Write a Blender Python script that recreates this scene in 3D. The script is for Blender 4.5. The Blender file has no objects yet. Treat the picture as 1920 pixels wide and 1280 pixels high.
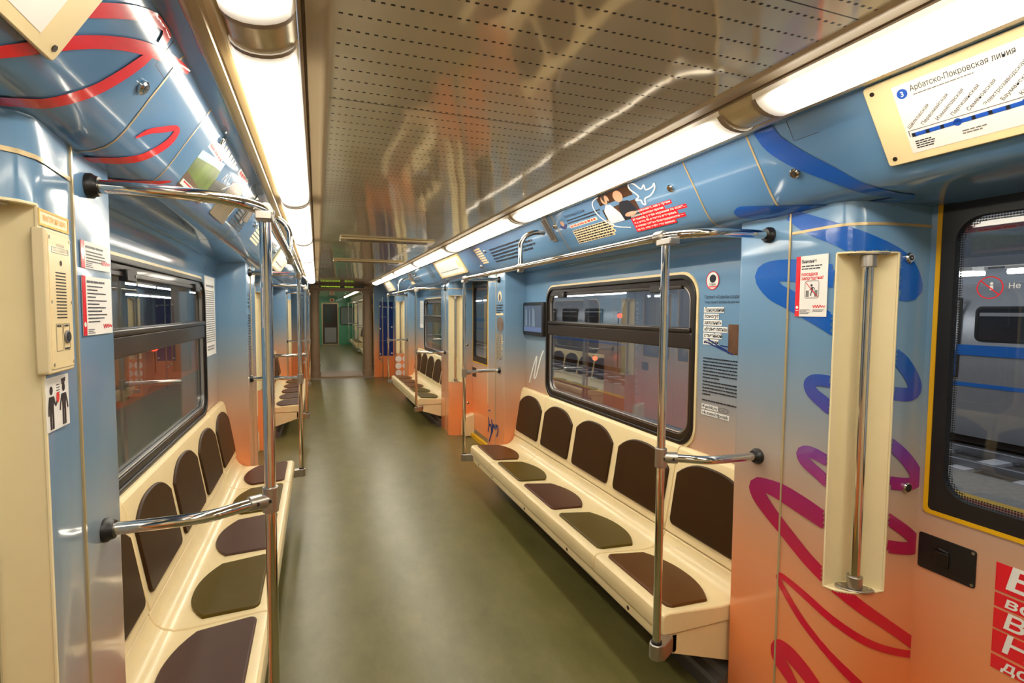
import bpy, bmesh, math, random
from mathutils import Vector, Matrix
random.seed(7)
SC = bpy.context.scene
COL = SC.collection

# ------------------------------------------------------------ camera
cam_data = bpy.data.cameras.new('camera')
cam = bpy.data.objects.new('camera', cam_data)
COL.objects.link(cam)
CAM = Vector((-0.548, 0.0, 1.62))
_F, _P, _Y, _R = 990.776, -0.05738162, 0.35287254, 0.00666616
_fw = Vector((math.sin(_Y)*math.cos(_P), math.cos(_Y)*math.cos(_P), math.sin(_P)))
_rt = Vector((math.cos(_Y), -math.sin(_Y), 0))
_up = _rt.cross(_fw)
_r2 = _rt*math.cos(_R)+_up*math.sin(_R)
_u2 = -_rt*math.sin(_R)+_up*math.cos(_R)
cam.matrix_world = Matrix(((_r2.x, _u2.x, -_fw.x, CAM.x), (_r2.y, _u2.y, -_fw.y, CAM.y), (_r2.z, _u2.z, -_fw.z, CAM.z), (0, 0, 0, 1)))
cam_data.sensor_fit = 'HORIZONTAL'
cam_data.sensor_width = 36.0
cam_data.lens = 36.0*_F/1920.0
cam_data.clip_start = 0.02
cam_data.clip_end = 200
SC.camera = cam

# ------------------------------------------------------------ world, exposure
world = bpy.data.worlds.new('depot_ambient')
SC.world = world
world.use_nodes = True
world.node_tree.nodes['Background'].inputs[0].default_value = (0.50, 0.55, 0.62, 1)
world.node_tree.nodes['Background'].inputs[1].default_value = 0.9
SC.view_settings.view_transform = 'Standard'
SC.view_settings.look = 'None'
SC.view_settings.gamma = 1.0
SC.view_settings.use_curve_mapping = False
SC.view_settings.exposure = 0.0
LAMP = 21.5          # strength of the car's own lamps
LAMP_COL = (1.0, 0.915, 0.76)
SC.cycles.max_bounces = 10
SC.cycles.transparent_max_bounces = 16
SC.cycles.sample_clamp_indirect = 6.0

# ------------------------------------------------------------ materials
def srgb(r, g, b):
    def f(c):
        c /= 255.0
        return c/12.92 if c <= 0.04045 else ((c+0.055)/1.055)**2.4
    return (f(r), f(g), f(b), 1.0)

class NT:
    def __init__(s, name):
        s.m = bpy.data.materials.new(name); s.m.use_nodes = True
        s.t = s.m.node_tree; s.b = s.t.nodes['Principled BSDF']; s.out = s.t.nodes['Material Output']
    def n(s, typ, **kw):
        nd = s.t.nodes.new(typ)
        for k, v in kw.items(): setattr(nd, k, v)
        return nd
    def l(s, a, b): s.t.links.new(a, b)
    def math(s, op, a, b=None, c=None):
        nd = s.n('ShaderNodeMath', operation=op)
        for i, v in enumerate((a, b, c)):
            if v is None: continue
            if isinstance(v, (int, float)): nd.inputs[i].default_value = v
            else: s.l(v, nd.inputs[i])
        return nd.outputs[0]
    def pos(s):
        g = s.n('ShaderNodeNewGeometry'); x = s.n('ShaderNodeSeparateXYZ'); s.l(g.outputs['Position'], x.inputs[0]); return x.outputs
    def noise(s, scale, detail=4, rough=.6, vec=None, scl=None):
        nd = s.n('ShaderNodeTexNoise'); nd.inputs['Scale'].default_value = scale; nd.inputs['Detail'].default_value = detail; nd.inputs['Roughness'].default_value = rough
        g = s.n('ShaderNodeNewGeometry')
        if scl:
            mp = s.n('ShaderNodeMapping'); mp.inputs['Scale'].default_value = scl; s.l(g.outputs['Position'], mp.inputs[0]); s.l(mp.outputs[0], nd.inputs['Vector'])
        else: s.l(g.outputs['Position'], nd.inputs['Vector'])
        return nd.outputs[0]
    def ramp(s, fac, stops):
        r = s.n('ShaderNodeValToRGB'); e = r.color_ramp.elements
        while len(e) < len(stops): e.new(0.5)
        for el, (p, c) in zip(e, stops): el.position = p; el.color = c
        s.l(fac, r.inputs[0]); return r.outputs[0]
    def mix(s, fac, a, b, mode='MIX'):
        m = s.n('ShaderNodeMix', data_type='RGBA', blend_type=mode)
        for i, v in ((0, fac), (6, a), (7, b)):
            if isinstance(v, (int, float)): m.inputs[i].default_value = v
            elif isinstance(v, tuple): m.inputs[i].default_value = v
            else: s.l(v, m.inputs[i])
        return m.outputs[2]
    def bump(s, h, strength=.2, dist=.01):
        b = s.n('ShaderNodeBump'); b.inputs['Strength'].default_value = strength; b.inputs['Distance'].default_value = dist
        s.l(h, b.inputs['Height']); s.l(b.outputs[0], s.b.inputs['Normal'])

def plain(name, rgb, rough=.5, metal=0.0, spec=.5, coat=0.0, var=0.0, bump=None):
    k = NT(name); c = srgb(*rgb)
    k.b.inputs['Base Color'].default_value = c
    k.b.inputs['Roughness'].default_value = rough; k.b.inputs['Metallic'].default_value = metal
    k.b.inputs['Specular IOR Level'].default_value = spec; k.b.inputs['Coat Weight'].default_value = coat
    k.b.inputs['Coat Roughness'].default_value = .05
    if var:
        nz = k.noise(9.0)
        d = tuple(v*(1-var) for v in c[:3])+(1,); l = tuple(min(1, v*(1+var)) for v in c[:3])+(1,)
        k.l(k.ramp(nz, [(.3, d), (.7, l)]), k.b.inputs['Base Color'])
    if bump: k.bump(k.noise(bump[0]), bump[1], bump[2])
    return k.m

def emit(name, rgb, strength):
    k = NT(name); k.b.inputs['Base Color'].default_value = (.02, .02, .02, 1)
    k.b.inputs['Emission Color'].default_value = tuple(rgb)+(1,); k.b.inputs['Emission Strength'].default_value = strength
    return k.m

M = {}
# printed vinyl wrap: blue at the top running to orange at the floor
WRAP = [(0.0, srgb(244, 142, 82)), (.14, srgb(243, 144, 84)), (.30, srgb(226, 152, 108)), (.40, srgb(200, 158, 130)), (.50, srgb(164, 155, 148)),
        (.58, srgb(134, 150, 164)), (.68, srgb(108, 144, 176)), (.84, srgb(108, 146, 182)), (1.0, srgb(100, 140, 178))]
def wrap(name, rough=.16, shift=0.0):
    k = NT(name); p = k.pos()
    fac = k.math('DIVIDE', k.math('ADD', p[2], shift), 2.2)
    wob = k.math('MULTIPLY', k.math('SUBTRACT', k.noise(1.3, 2), .5), .05)
    c = k.ramp(k.math('ADD', fac, wob), WRAP)
    k.l(c, k.b.inputs['Base Color'])
    k.b.inputs['Roughness'].default_value = rough; k.b.inputs['Specular IOR Level'].default_value = .45
    k.b.inputs['Coat Weight'].default_value = .25; k.b.inputs['Coat Roughness'].default_value = .06
    k.bump(k.noise(2.2, 3), .10, .02)
    return k.m
M['wrap'] = wrap('printed_wrap')
M['wrap_low'] = wrap('printed_wrap_low', shift=.2)
def cove_mat():
    k = NT('blue_wrap'); 
    c = k.ramp(k.noise(1.1, 2), [(.3, srgb(84, 127, 172)), (.7, srgb(102, 142, 180))])
    k.l(c, k.b.inputs['Base Color'])
    k.b.inputs['Roughness'].default_value = .13; k.b.inputs['Coat Weight'].default_value = .3; k.b.inputs['Coat Roughness'].default_value = .04
    k.bump(k.noise(1.6, 2, scl=(1, .35, 1)), .14, .03)
    return k.m
M['cove'] = cove_mat()
def ribbon_mat():
    k = NT('printed_ribbon'); p = k.pos()
    c = k.ramp(k.math('DIVIDE', p[2], 2.2), [(.0, srgb(214, 14, 50)), (.30, srgb(206, 22, 56)), (.40, srgb(166, 38, 82)), (.48, srgb(150, 42, 112)), (.53, srgb(112, 58, 146)), (.60, srgb(66, 72, 160)), (.66, srgb(28, 84, 168)), (.80, srgb(20, 92, 184)), (1.0, srgb(26, 84, 176))])
    k.l(c, k.b.inputs['Base Color']); k.b.inputs['Roughness'].default_value = .18; k.b.inputs['Coat Weight'].default_value = .25; k.b.inputs['Coat Roughness'].default_value = .06
    return k.m
M['ribbon'] = ribbon_mat()
M['red_print'] = plain('red_print', (226, 38, 50), .16, coat=.25)
M['white_print'] = plain('white_print', (236, 238, 236), .25)
M['dark_print'] = plain('dark_print', (30, 36, 48), .3)
M['navy_print'] = plain('navy_print', (28, 52, 120), .25)
M['grey_print'] = plain('grey_print', (120, 118, 116), .3)
M['cream'] = plain('cream_plastic', (238, 217, 168), .28, coat=.15, var=.03)
M['cream_dull'] = plain('cream_dull', (228, 212, 172), .4, var=.03)
M['cream_rec'] = plain('cream_recess', (240, 226, 184), .3, coat=.15, var=.02)
M['bead'] = plain('ceiling_edge', (176, 156, 122), .5)
M['lip'] = plain('lamp_lip', (190, 164, 116), .25, metal=.25)
M['tan_trim'] = plain('tan_trim', (196, 176, 134), .25, metal=.35)
M['dark_gap'] = plain('dark_gap', (40, 30, 22), .6)
M['chrome'] = plain('chrome', (214, 212, 208), .07, metal=1.0)
M['satin'] = plain('satin_steel', (176, 170, 162), .3, metal=.9)
M['black'] = plain('black_plastic', (24, 23, 24), .4)
M['rubber'] = plain('black_rubber', (22, 19, 17), .34)
M['brown_frame'] = plain('dark_brown_frame', (38, 29, 22), .32, coat=.2)
M['yellow'] = plain('yellow_seal', (224, 172, 14), .4)
M['white_plastic'] = plain('white_plastic', (232, 230, 224), .35)
M['paper'] = plain('paper', (232, 230, 226), .5)
M['label_cream'] = plain('label_cream', (236, 216, 176), .4)
M['duct'] = plain('grey_duct', (96, 92, 90), .4, metal=.4)
M['alu'] = plain('aluminium', (150, 150, 154), .35, metal=.8)
M['brown_wall'] = plain('brown_bellows', (146, 122, 94), .5, var=.06)
M['green_wall'] = plain('green_wall', (84, 158, 122), .3, coat=.2, var=.05)
M['blue_map'] = plain('blue_map', (22, 52, 128), .25, coat=.2)
PADS = {'brown': (90, 54, 16), 'olive': (84, 68, 10), 'red': (78, 40, 22), 'plum': (82, 60, 52), 'dark': (55, 34, 12)}
for k_, v_ in PADS.items():
    M['pad_'+k_] = plain('vinyl_'+k_, v_, .38, spec=.22, var=.05, bump=(180.0, .08, .002))

def floor_mat():
    k = NT('green_linoleum')
    a = k.ramp(k.noise(5.0, 6, .7, scl=(1, .5, 1)), [(.25, srgb(85, 82, 46)), (.55, srgb(101, 96, 56)), (.8, srgb(116, 107, 64))])
    b = k.noise(130.0, 4, .75, scl=(1, .3, 1))
    c = k.mix(k.math('MULTIPLY', k.math('GREATER_THAN', b, .60), .14), a, srgb(68, 66, 38))
    k.l(c, k.b.inputs['Base Color'])
    k.l(k.ramp(k.noise(2.5, 4), [(.0, (.29,)*3+(1,)), (1, (.31,)*3+(1,))]), k.b.inputs['Roughness'])
    k.b.inputs['Specular IOR Level'].default_value = .38
    k.bump(b, .08, .004)
    return k.m
M['floor'] = floor_mat()

def ceiling_mat():
    k = NT('perforated_ceiling'); p = k.pos()
    ax = k.math('ABSOLUTE', p[0])
    rowf = k.math('FRACT', k.math('DIVIDE', k.math('ADD', p[1], 10.0), .0655))
    row = k.math('LESS_THAN', k.math('ABSOLUTE', k.math('SUBTRACT', rowf, .5)), .050)
    colf = k.math('FRACT', k.math('DIVIDE', k.math('ADD', p[0], 10.0), .0193))
    col = k.math('LESS_THAN', k.math('ABSOLUTE', k.math('SUBTRACT', colf, .5)), .225)
    inside = k.math('LESS_THAN', ax, .515)
    hole = k.math('MULTIPLY', k.math('MULTIPLY', row, col), inside)
    sf = k.math('FRACT', k.math('DIVIDE', k.math('SUBTRACT', p[1], -9.86+.41), .821))
    seam = k.math('LESS_THAN', k.math('ABSOLUTE', k.math('SUBTRACT', sf, .5)), .0022)
    dark = k.math('MAXIMUM', hole, seam)
    base = k.ramp(k.noise(3.0, 2), [(.3, srgb(198, 186, 162)), (.7, srgb(208, 196, 172))])
    c = k.mix(dark, base, srgb(36, 28, 20))
    k.l(c, k.b.inputs['Base Color'])
    k.b.inputs['Metallic'].default_value = .22
    k.l(k.math('ADD', .07, k.math('MULTIPLY', dark, .6)), k.b.inputs['Roughness'])
    k.b.inputs['Specular IOR Level'].default_value = .5
    k.bump(k.noise(3.2, 2, .5, scl=(1, .55, 1)), .16, .02)
    return k.m
M['ceiling'] = ceiling_mat()

def lens_mat():
    k = NT('lit_diffuser')
    tc = k.n('ShaderNodeTexCoord'); x = k.n('ShaderNodeSeparateXYZ'); k.l(tc.outputs['Generated'], x.inputs[0])
    e = k.math('MINIMUM', x.outputs[1], k.math('SUBTRACT', 1.0, x.outputs[1]))
    f = k.math('ADD', .02, k.math('POWER', k.math('MINIMUM', 1.0, k.math('MULTIPLY', e, 14.0)), 2.6))
    side = k.math('MINIMUM', 1.0, k.math('MAXIMUM', .04, k.math('MULTIPLY', k.math('SUBTRACT', .66, x.outputs[2]), 5.0)))   # the cover's top edges are outside the tube's glow
    f = k.math('MULTIPLY', f, side)
    k.b.inputs['Base Color'].default_value = srgb(240, 226, 196)
    k.b.inputs['Roughness'].default_value = .3
    k.b.inputs['Emission Color'].default_value = LAMP_COL+(1,)
    k.l(k.math('MULTIPLY', f, LAMP), k.b.inputs['Emission Strength'])
    return k.m
M['lens'] = lens_mat()
M['tube'] = emit('depot_tube', (.95, .98, 1.0), 14.0)
M['red_light'] = emit('red_signal', (1, .05, .02), 6.0)
M['green_led'] = emit('green_led', (.5, .8, .02), .8)
M['screen'] = emit('lit_screen', (.10, .16, .26), .5)

def glass_mat(name, tint, ior=1.5, rough=0.0):
    k = NT(name); k.t.nodes.remove(k.b)
    tr = k.n('ShaderNodeBsdfTransparent'); tr.inputs[0].default_value = tint
    gl = k.n('ShaderNodeBsdfGlossy'); gl.inputs['Roughness'].default_value = rough; gl.inputs[0].default_value = (.95, .95, .95, 1)
    fr = k.n('ShaderNodeFresnel'); fr.inputs[0].default_value = ior
    f2 = k.math('MINIMUM', 1.0, k.math('MULTIPLY', fr.outputs[0], .55))
    mx = k.n('ShaderNodeMixShader'); k.l(f2, mx.inputs[0]); k.l(tr.outputs[0], mx.inputs[1]); k.l(gl.outputs[0], mx.inputs[2])
    k.l(mx.outputs[0], k.out.inputs[0]); return k.m
M['glass'] = glass_mat('window_glass', (.86, .88, .88, 1))

def frit_mat():      # black dotted border print on the door glass
    k = NT('dotted_glass_border')
    p = k.pos()
    def cell(a): return k.math('SUBTRACT', k.math('FRACT', k.math('DIVIDE', k.math('ADD', a, 20.0), .0075)), .5)
    u, v = cell(p[1]), cell(p[2])
    d = k.math('ADD', k.math('MULTIPLY', u, u), k.math('MULTIPLY', v, v))
    dot = k.math('LESS_THAN', d, .13)
    tr = k.n('ShaderNodeBsdfTransparent'); k.b.inputs['Base Color'].default_value = (.01, .01, .01, 1)
    mx = k.n('ShaderNodeMixShader'); k.l(dot, mx.inputs[0]); k.l(tr.outputs[0], mx.inputs[1]); k.l(k.b.outputs[0], mx.inputs[2]); k.l(mx.outputs[0], k.out.inputs[0])
    return k.m
M['frit'] = frit_mat()

# ------------------------------------------------------------ mesh helpers
APART = {'screw': .003, 'bolt_hole': .02, 'black_print': .016, 'white_highlights': .006, 'printed_faces': .004, 'white_captions': .006, 'dark_print': .024, 'pale_print': .02, 'small_print': .02,
         'dark_lettering': .018, 'red_print': .010, 'white_marks': .02, 'grey_lettering': .05, 'grey_print': .008, 'printed_dots': .01, 'red_blocks': .003, 'white_lettering': .02, 'cream_boxes': .02,
         'red_lettering': .014, 'blue_strokes': .05, 'white_loop': .02, 'white_mark': .01, 'panel_print': .02, 'led_letters': .05, 'picture': .002, 'clamp_screw': .003, 'flap_outline': .02, 'lettering': .04}
class MB:
    def __init__(s): s.v = []; s.f = []
    def add(s, vs, fs):
        o = len(s.v); s.v += [tuple(p) for p in vs]; s.f += [tuple(i+o for i in f) for f in fs]; return s
    def box(s, x0, x1, y0, y1, z0, z1):
        return s.add([(x0, y0, z0), (x1, y0, z0), (x1, y1, z0), (x0, y1, z0), (x0, y0, z1), (x1, y0, z1), (x1, y1, z1), (x0, y1, z1)],
                     [(0, 3, 2, 1), (4, 5, 6, 7), (0, 1, 5, 4), (1, 2, 6, 5), (2, 3, 7, 6), (3, 0, 4, 7)])
    def prism_y(s, poly, y0, y1, sx=1):             # closed (x,z) outline run along the car
        n = len(poly)
        return s.add([(sx*x, y0, z) for x, z in poly]+[(sx*x, y1, z) for x, z in poly],
                     [tuple(range(n)), tuple(range(2*n-1, n-1, -1))]+[(i, i+n, (i+1) % n+n, (i+1) % n) for i in range(n)])
    def sheet_y(s, line, ys, sx=1):                 # open (x,z) line run along the car
        n = len(line); vs = []; fs = []
        for y in ys: vs += [(sx*x, y, z) for x, z in line]
        for j in range(len(ys)-1):
            for i in range(n-1): fs.append((j*n+i, j*n+i+1, (j+1)*n+i+1, (j+1)*n+i))
        return s.add(vs, fs)
    def sheet_z(s, line, zs, skip=None):            # open (x,y) line extruded upward
        n = len(line); vs = []; fs = []
        for z in zs: vs += [(x, y, z) for x, y in line]
        for j in range(len(zs)-1):
            for i in range(n-1):
                if skip and skip(i, j): continue
                fs.append((j*n+i, j*n+i+1, (j+1)*n+i+1, (j+1)*n+i))
        return s.add(vs, fs)
    def plate(s, poly, fr, t0=0.0, t1=.001):        # closed (a,b) outline in a frame, from t0 to t1 along its normal
        o, u, v, n = fr; k = len(poly)
        P = [o+u*a+v*b for a, b in poly]
        return s.add([p+n*t0 for p in P]+[p+n*t1 for p in P],
                     [tuple(range(k-1, -1, -1)), tuple(range(k, 2*k))]+[(i, (i+1) % k, (i+1) % k+k, i+k) for i in range(k)])
    def ring(s, A, B, fr, t0, t1):                  # frame between two outlines with equal counts
        o, u, v, n = fr; k = len(A)
        a = [o+u*p[0]+v*p[1] for p in A]; b = [o+u*p[0]+v*p[1] for p in B]
        vs = [p+n*t0 for p in a]+[p+n*t1 for p in a]+[p+n*t0 for p in b]+[p+n*t1 for p in b]; fs = []
        for i in range(k):
            j = (i+1) % k
            fs += [(k+i, k+j, 3*k+j, 3*k+i), (i, j, k+j, k+i), (2*k+i, 3*k+i, 3*k+j, 2*k+j), (i, 2*k+i, 2*k+j, j)]
        return s.add(vs, fs)
    def tube(s, path, r, n=14, caps=True):
        P = [Vector(p) for p in path]; vs = []; fs = []
        t = (P[1]-P[0]).normalized()
        a = Vector((0, 0, 1)) if abs(t.z) < .9 else Vector((1, 0, 0))
        nrm = (a-t*a.dot(t)).normalized()
        for i, p in enumerate(P):
            t = (P[min(i+1, len(P)-1)]-P[max(i-1, 0)]).normalized()
            nrm = (nrm-t*nrm.dot(t)).normalized(); bi = t.cross(nrm)
            rr = r[i] if isinstance(r, (list, tuple)) else r
            vs += [p+(nrm*math.cos(2*math.pi*k/n)+bi*math.sin(2*math.pi*k/n))*rr for k in range(n)]
        for i in range(len(P)-1):
            for k in range(n): fs.append((i*n+k, i*n+(k+1) % n, (i+1)*n+(k+1) % n, (i+1)*n+k))
        if caps: fs += [tuple(range(n-1, -1, -1)), tuple(range((len(P)-1)*n, len(P)*n))]
        return s.add(vs, fs)
    def cyl(s, a, b, r, n=16): return s.tube([a, b], r, n)
    def strip(s, rows, skip=None, surf=None, n=6, off=.0022):   # printed band lying on a curved surface
        vs = []; fs = []; m = n+1
        if skip: rows = [r for a, b in zip(rows[:-1], rows[1:]) for r in (a, [(u*2+v)/3 for u, v in zip(a, b)], [(u+v*2)/3 for u, v in zip(a, b)])]+rows[-1:]
        for ri, r in enumerate(rows):
            o2 = off+.0010*ri/len(rows)
            for k in range(m):
                q = [r[i]+(r[i+3]-r[i])*k/n for i in range(3)]
                if surf:
                    ax, line = surf; a, b = (q[0], q[1] if ax == 'v' else q[2]); best = None
                    for (x0, y0), (x1, y1) in zip(line[:-1], line[1:]):
                        dx, dy = x1-x0, y1-y0; L2 = dx*dx+dy*dy
                        t = max(0, min(1, ((a-x0)*dx+(b-y0)*dy)/L2)); px, py = x0+t*dx, y0+t*dy; d = (a-px)**2+(b-py)**2
                        if best is None or d < best[0]:
                            nx, ny = -dy/L2**.5, dx/L2**.5
                            cx, cy = (CAM.x-px, (CAM.y if ax == 'v' else CAM.z)-py)
                            if nx*cx+ny*cy < 0: nx, ny = -nx, -ny
                            best = (d, px+nx*o2, py+ny*o2)
                    q = [best[1], best[2], q[2]] if ax == 'v' else [best[1], q[1], best[2]]
                vs.append(q)
        for i in range(len(rows)-1):
            for k in range(n):
                f = (i*m+k, i*m+k+1, (i+1)*m+k+1, (i+1)*m+k)
                if skip and any(skip(vs[j]) for j in f): continue
                fs.append(f)
        return s.add(vs, fs)
    def build(s, name, mat, parent=None, sharp=40, bevel=0.0, weld=True):
        if name in APART and s.f:                   # separate pieces become objects of their own
            g = s.apart(APART[name])
            if len(g) > 1: return [q.build1(name, mat, parent, sharp, bevel, weld) for q in g][0]
        return s.build1(name, mat, parent, sharp, bevel, weld)
    def apart(s, gap):
        up = list(range(len(s.v)))
        def root(i):
            while up[i] != i: up[i] = up[up[i]]; i = up[i]
            return i
        for f in s.f:
            for i in f[1:]: up[root(i)] = root(f[0])
        isl = {}
        for f in s.f: isl.setdefault(root(f[0]), []).append(f)
        box = []
        for fs in isl.values():
            vs = [s.v[i] for f in fs for i in f]
            box.append(([min(v[d] for v in vs)-gap/2 for d in range(3)], [max(v[d] for v in vs)+gap/2 for d in range(3)], fs))
        n = len(box); up = list(range(n))
        for i in range(n):
            for j in range(i):
                if all(box[i][0][d] <= box[j][1][d] and box[j][0][d] <= box[i][1][d] for d in range(3)): up[root(i)] = root(j)
        out = {}
        for i in range(n): out.setdefault(root(i), []).extend(box[i][2])
        res = []
        for fs in out.values():
            q = MB(); ids = {}
            for f in fs:
                for i in f:
                    if i not in ids: ids[i] = len(q.v); q.v.append(s.v[i])
                q.f.append(tuple(ids[i] for i in f))
            res.append(q)
        return res
    def build1(s, name, mat, parent=None, sharp=40, bevel=0.0, weld=True):
        me = bpy.data.meshes.new(name)
        bm = bmesh.new()
        vs = [bm.verts.new(p) for p in s.v]
        for f in s.f:
            try: bm.faces.new([vs[i] for i in f])
            except ValueError: pass
        if weld: bmesh.ops.remove_doubles(bm, verts=bm.verts, dist=1e-5)
        bmesh.ops.recalc_face_normals(bm, faces=bm.faces)
        lv = [v for v in bm.verts if not v.link_faces]
        if lv: bmesh.ops.delete(bm, geom=lv, context='VERTS')
        bm.to_mesh(me); bm.free()
        for p in me.polygons: p.use_smooth = True
        me.set_sharp_from_angle(angle=math.radians(sharp))
        me.materials.append(M[mat] if isinstance(mat, str) else mat)
        o = bpy.data.objects.new(name, me); COL.objects.link(o)
        if parent: o.parent = parent
        if bevel:
            b = o.modifiers.new('bevel', 'BEVEL'); b.width = bevel; b.segments = 2; b.limit_method = 'ANGLE'; b.angle_limit = math.radians(40)
        return o

def tag(o, label, cat=None, group=None, kind=None):
    o['label'] = label
    if cat: o['category'] = cat
    if group: o['group'] = group
    if kind: o['kind'] = kind
    return o
def thing(name, label, cat, group=None, kind=None):
    o = bpy.data.objects.new(name, None); COL.objects.link(o); o.empty_display_size = .05
    return tag(o, label, cat, group, kind)
def place(root, loc):              # put a thing's Empty at its base and keep its parts where they are
    root.location = loc
    inv = Matrix.Translation(-Vector(loc))
    for c in root.children: c.matrix_parent_inverse = inv
    return root

def rrect(w, h, r, n=5, cx=0.0, cy=0.0):
    if not isinstance(r, (list, tuple)): r = [r]*4      # bl, br, tr, tl
    out = []
    for (sx, sy, a0), rr in zip(((-1, -1, 180), (1, -1, 270), (1, 1, 0), (-1, 1, 90)), r):
        for k in range(n+1):
            a = math.radians(a0+90*k/n)
            out.append((cx+sx*(w/2-rr)+rr*math.cos(a), cy+sy*(h/2-rr)+rr*math.sin(a)))
    return out
def rect(a0, a1, b0, b1): return [(a0, b0), (a1, b0), (a1, b1), (a0, b1)]
def circ(cx, cy, r, n=20, ry=None): return [(cx+r*math.cos(2*math.pi*k/n), cy+(ry or r)*math.sin(2*math.pi*k/n)) for k in range(n)]
def frame(o, u, v, n): return (Vector(o), Vector(u).normalized(), Vector(v).normalized(), Vector(n).normalized())
def smooth(pts, n=6):
    P = [Vector(p) for p in pts]; P = [2*P[0]-P[1]]+P+[2*P[-1]-P[-2]]; out = []
    for i in range(1, len(P)-2):
        for k in range(n):
            t = k/n; a, b, c, d = P[i-1:i+3]
            out.append(.5*((2*b)+(c-a)*t+(2*a-5*b+4*c-d)*t*t+(3*b-a-3*c+d)*t**3))
    out.append(P[-2]); return out
def stroke2d(pts, w, n=4):         # (a,b) centre line -> list of quads as small outlines
    P = [p for p in smooth([(a, b, 0) for a, b in pts], n)]; out = []
    for p, q in zip(P[:-1], P[1:]):
        t = (q-p)
        if t.length < 1e-7: continue
        t.normalize(); m = Vector((-t.y, t.x, 0))*w/2
        out.append([(p.x+m.x, p.y+m.y), (p.x-m.x, p.y-m.y), (q.x-m.x, q.y-m.y), (q.x+m.x, q.y+m.y)])
    return out

FONT_CACHE = {}
def glyphs(body, bold=False):
    key = (body, bold)
    if key not in FONT_CACHE:
        cu = bpy.data.curves.new('lettering', 'FONT'); cu.body = body; cu.size = 1.0; cu.resolution_u = 3
        if bold: cu.offset = .018
        ob = bpy.data.objects.new('lettering', cu); COL.objects.link(ob)
        dg = bpy.context.evaluated_depsgraph_get(); dg.update()
        me = bpy.data.meshes.new_from_object(ob.evaluated_get(dg))
        vs = [tuple(v.co) for v in me.vertices]; fs = [tuple(p.vertices) for p in me.polygons]
        bpy.data.objects.remove(ob); bpy.data.curves.remove(cu); bpy.data.meshes.remove(me)
        FONT_CACHE[key] = (vs, fs)
    return FONT_CACHE[key]
def text(mb, body, fr, a, b, width=None, size=None, off=.0008, ang=0.0, shear=0.0, bold=False, align='l'):
    vs, fs = glyphs(body, bold)
    if not vs: return
    x0 = min(v[0] for v in vs); x1 = max(v[0] for v in vs)
    k = width/(x1-x0) if width and not size else size
    kx = width/(x1-x0) if width else k
    sh = 0 if align == 'l' else ((x1-x0)*kx/2 if align == 'c' else (x1-x0)*kx)
    o, u, v, n = fr; ca, sa = math.cos(ang), math.sin(ang); P = []
    for p in vs:
        px = (p[0]-x0)*kx-sh+shear*p[1]*k; py = p[1]*k
        P.append(o+u*(a+px*ca-py*sa)+v*(b+px*sa+py*ca)+n*off)
    mb.add(P, fs)
def bars(mb, fr, a, b, widths, step, h, off=.0008):   # lines of small print
    for i, w in enumerate(widths):
        x = 0.0; rnd = random.Random(i*7+int(abs(a)*1000)+int(abs(b)*977))
        while x < w:
            ww = min(rnd.uniform(1.6, 5.0)*h, w-x)
            mb.plate(rect(a+x, a+x+ww, b-i*step-h, b-i*step), fr, off*.5, off); x += ww+h*.7

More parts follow.
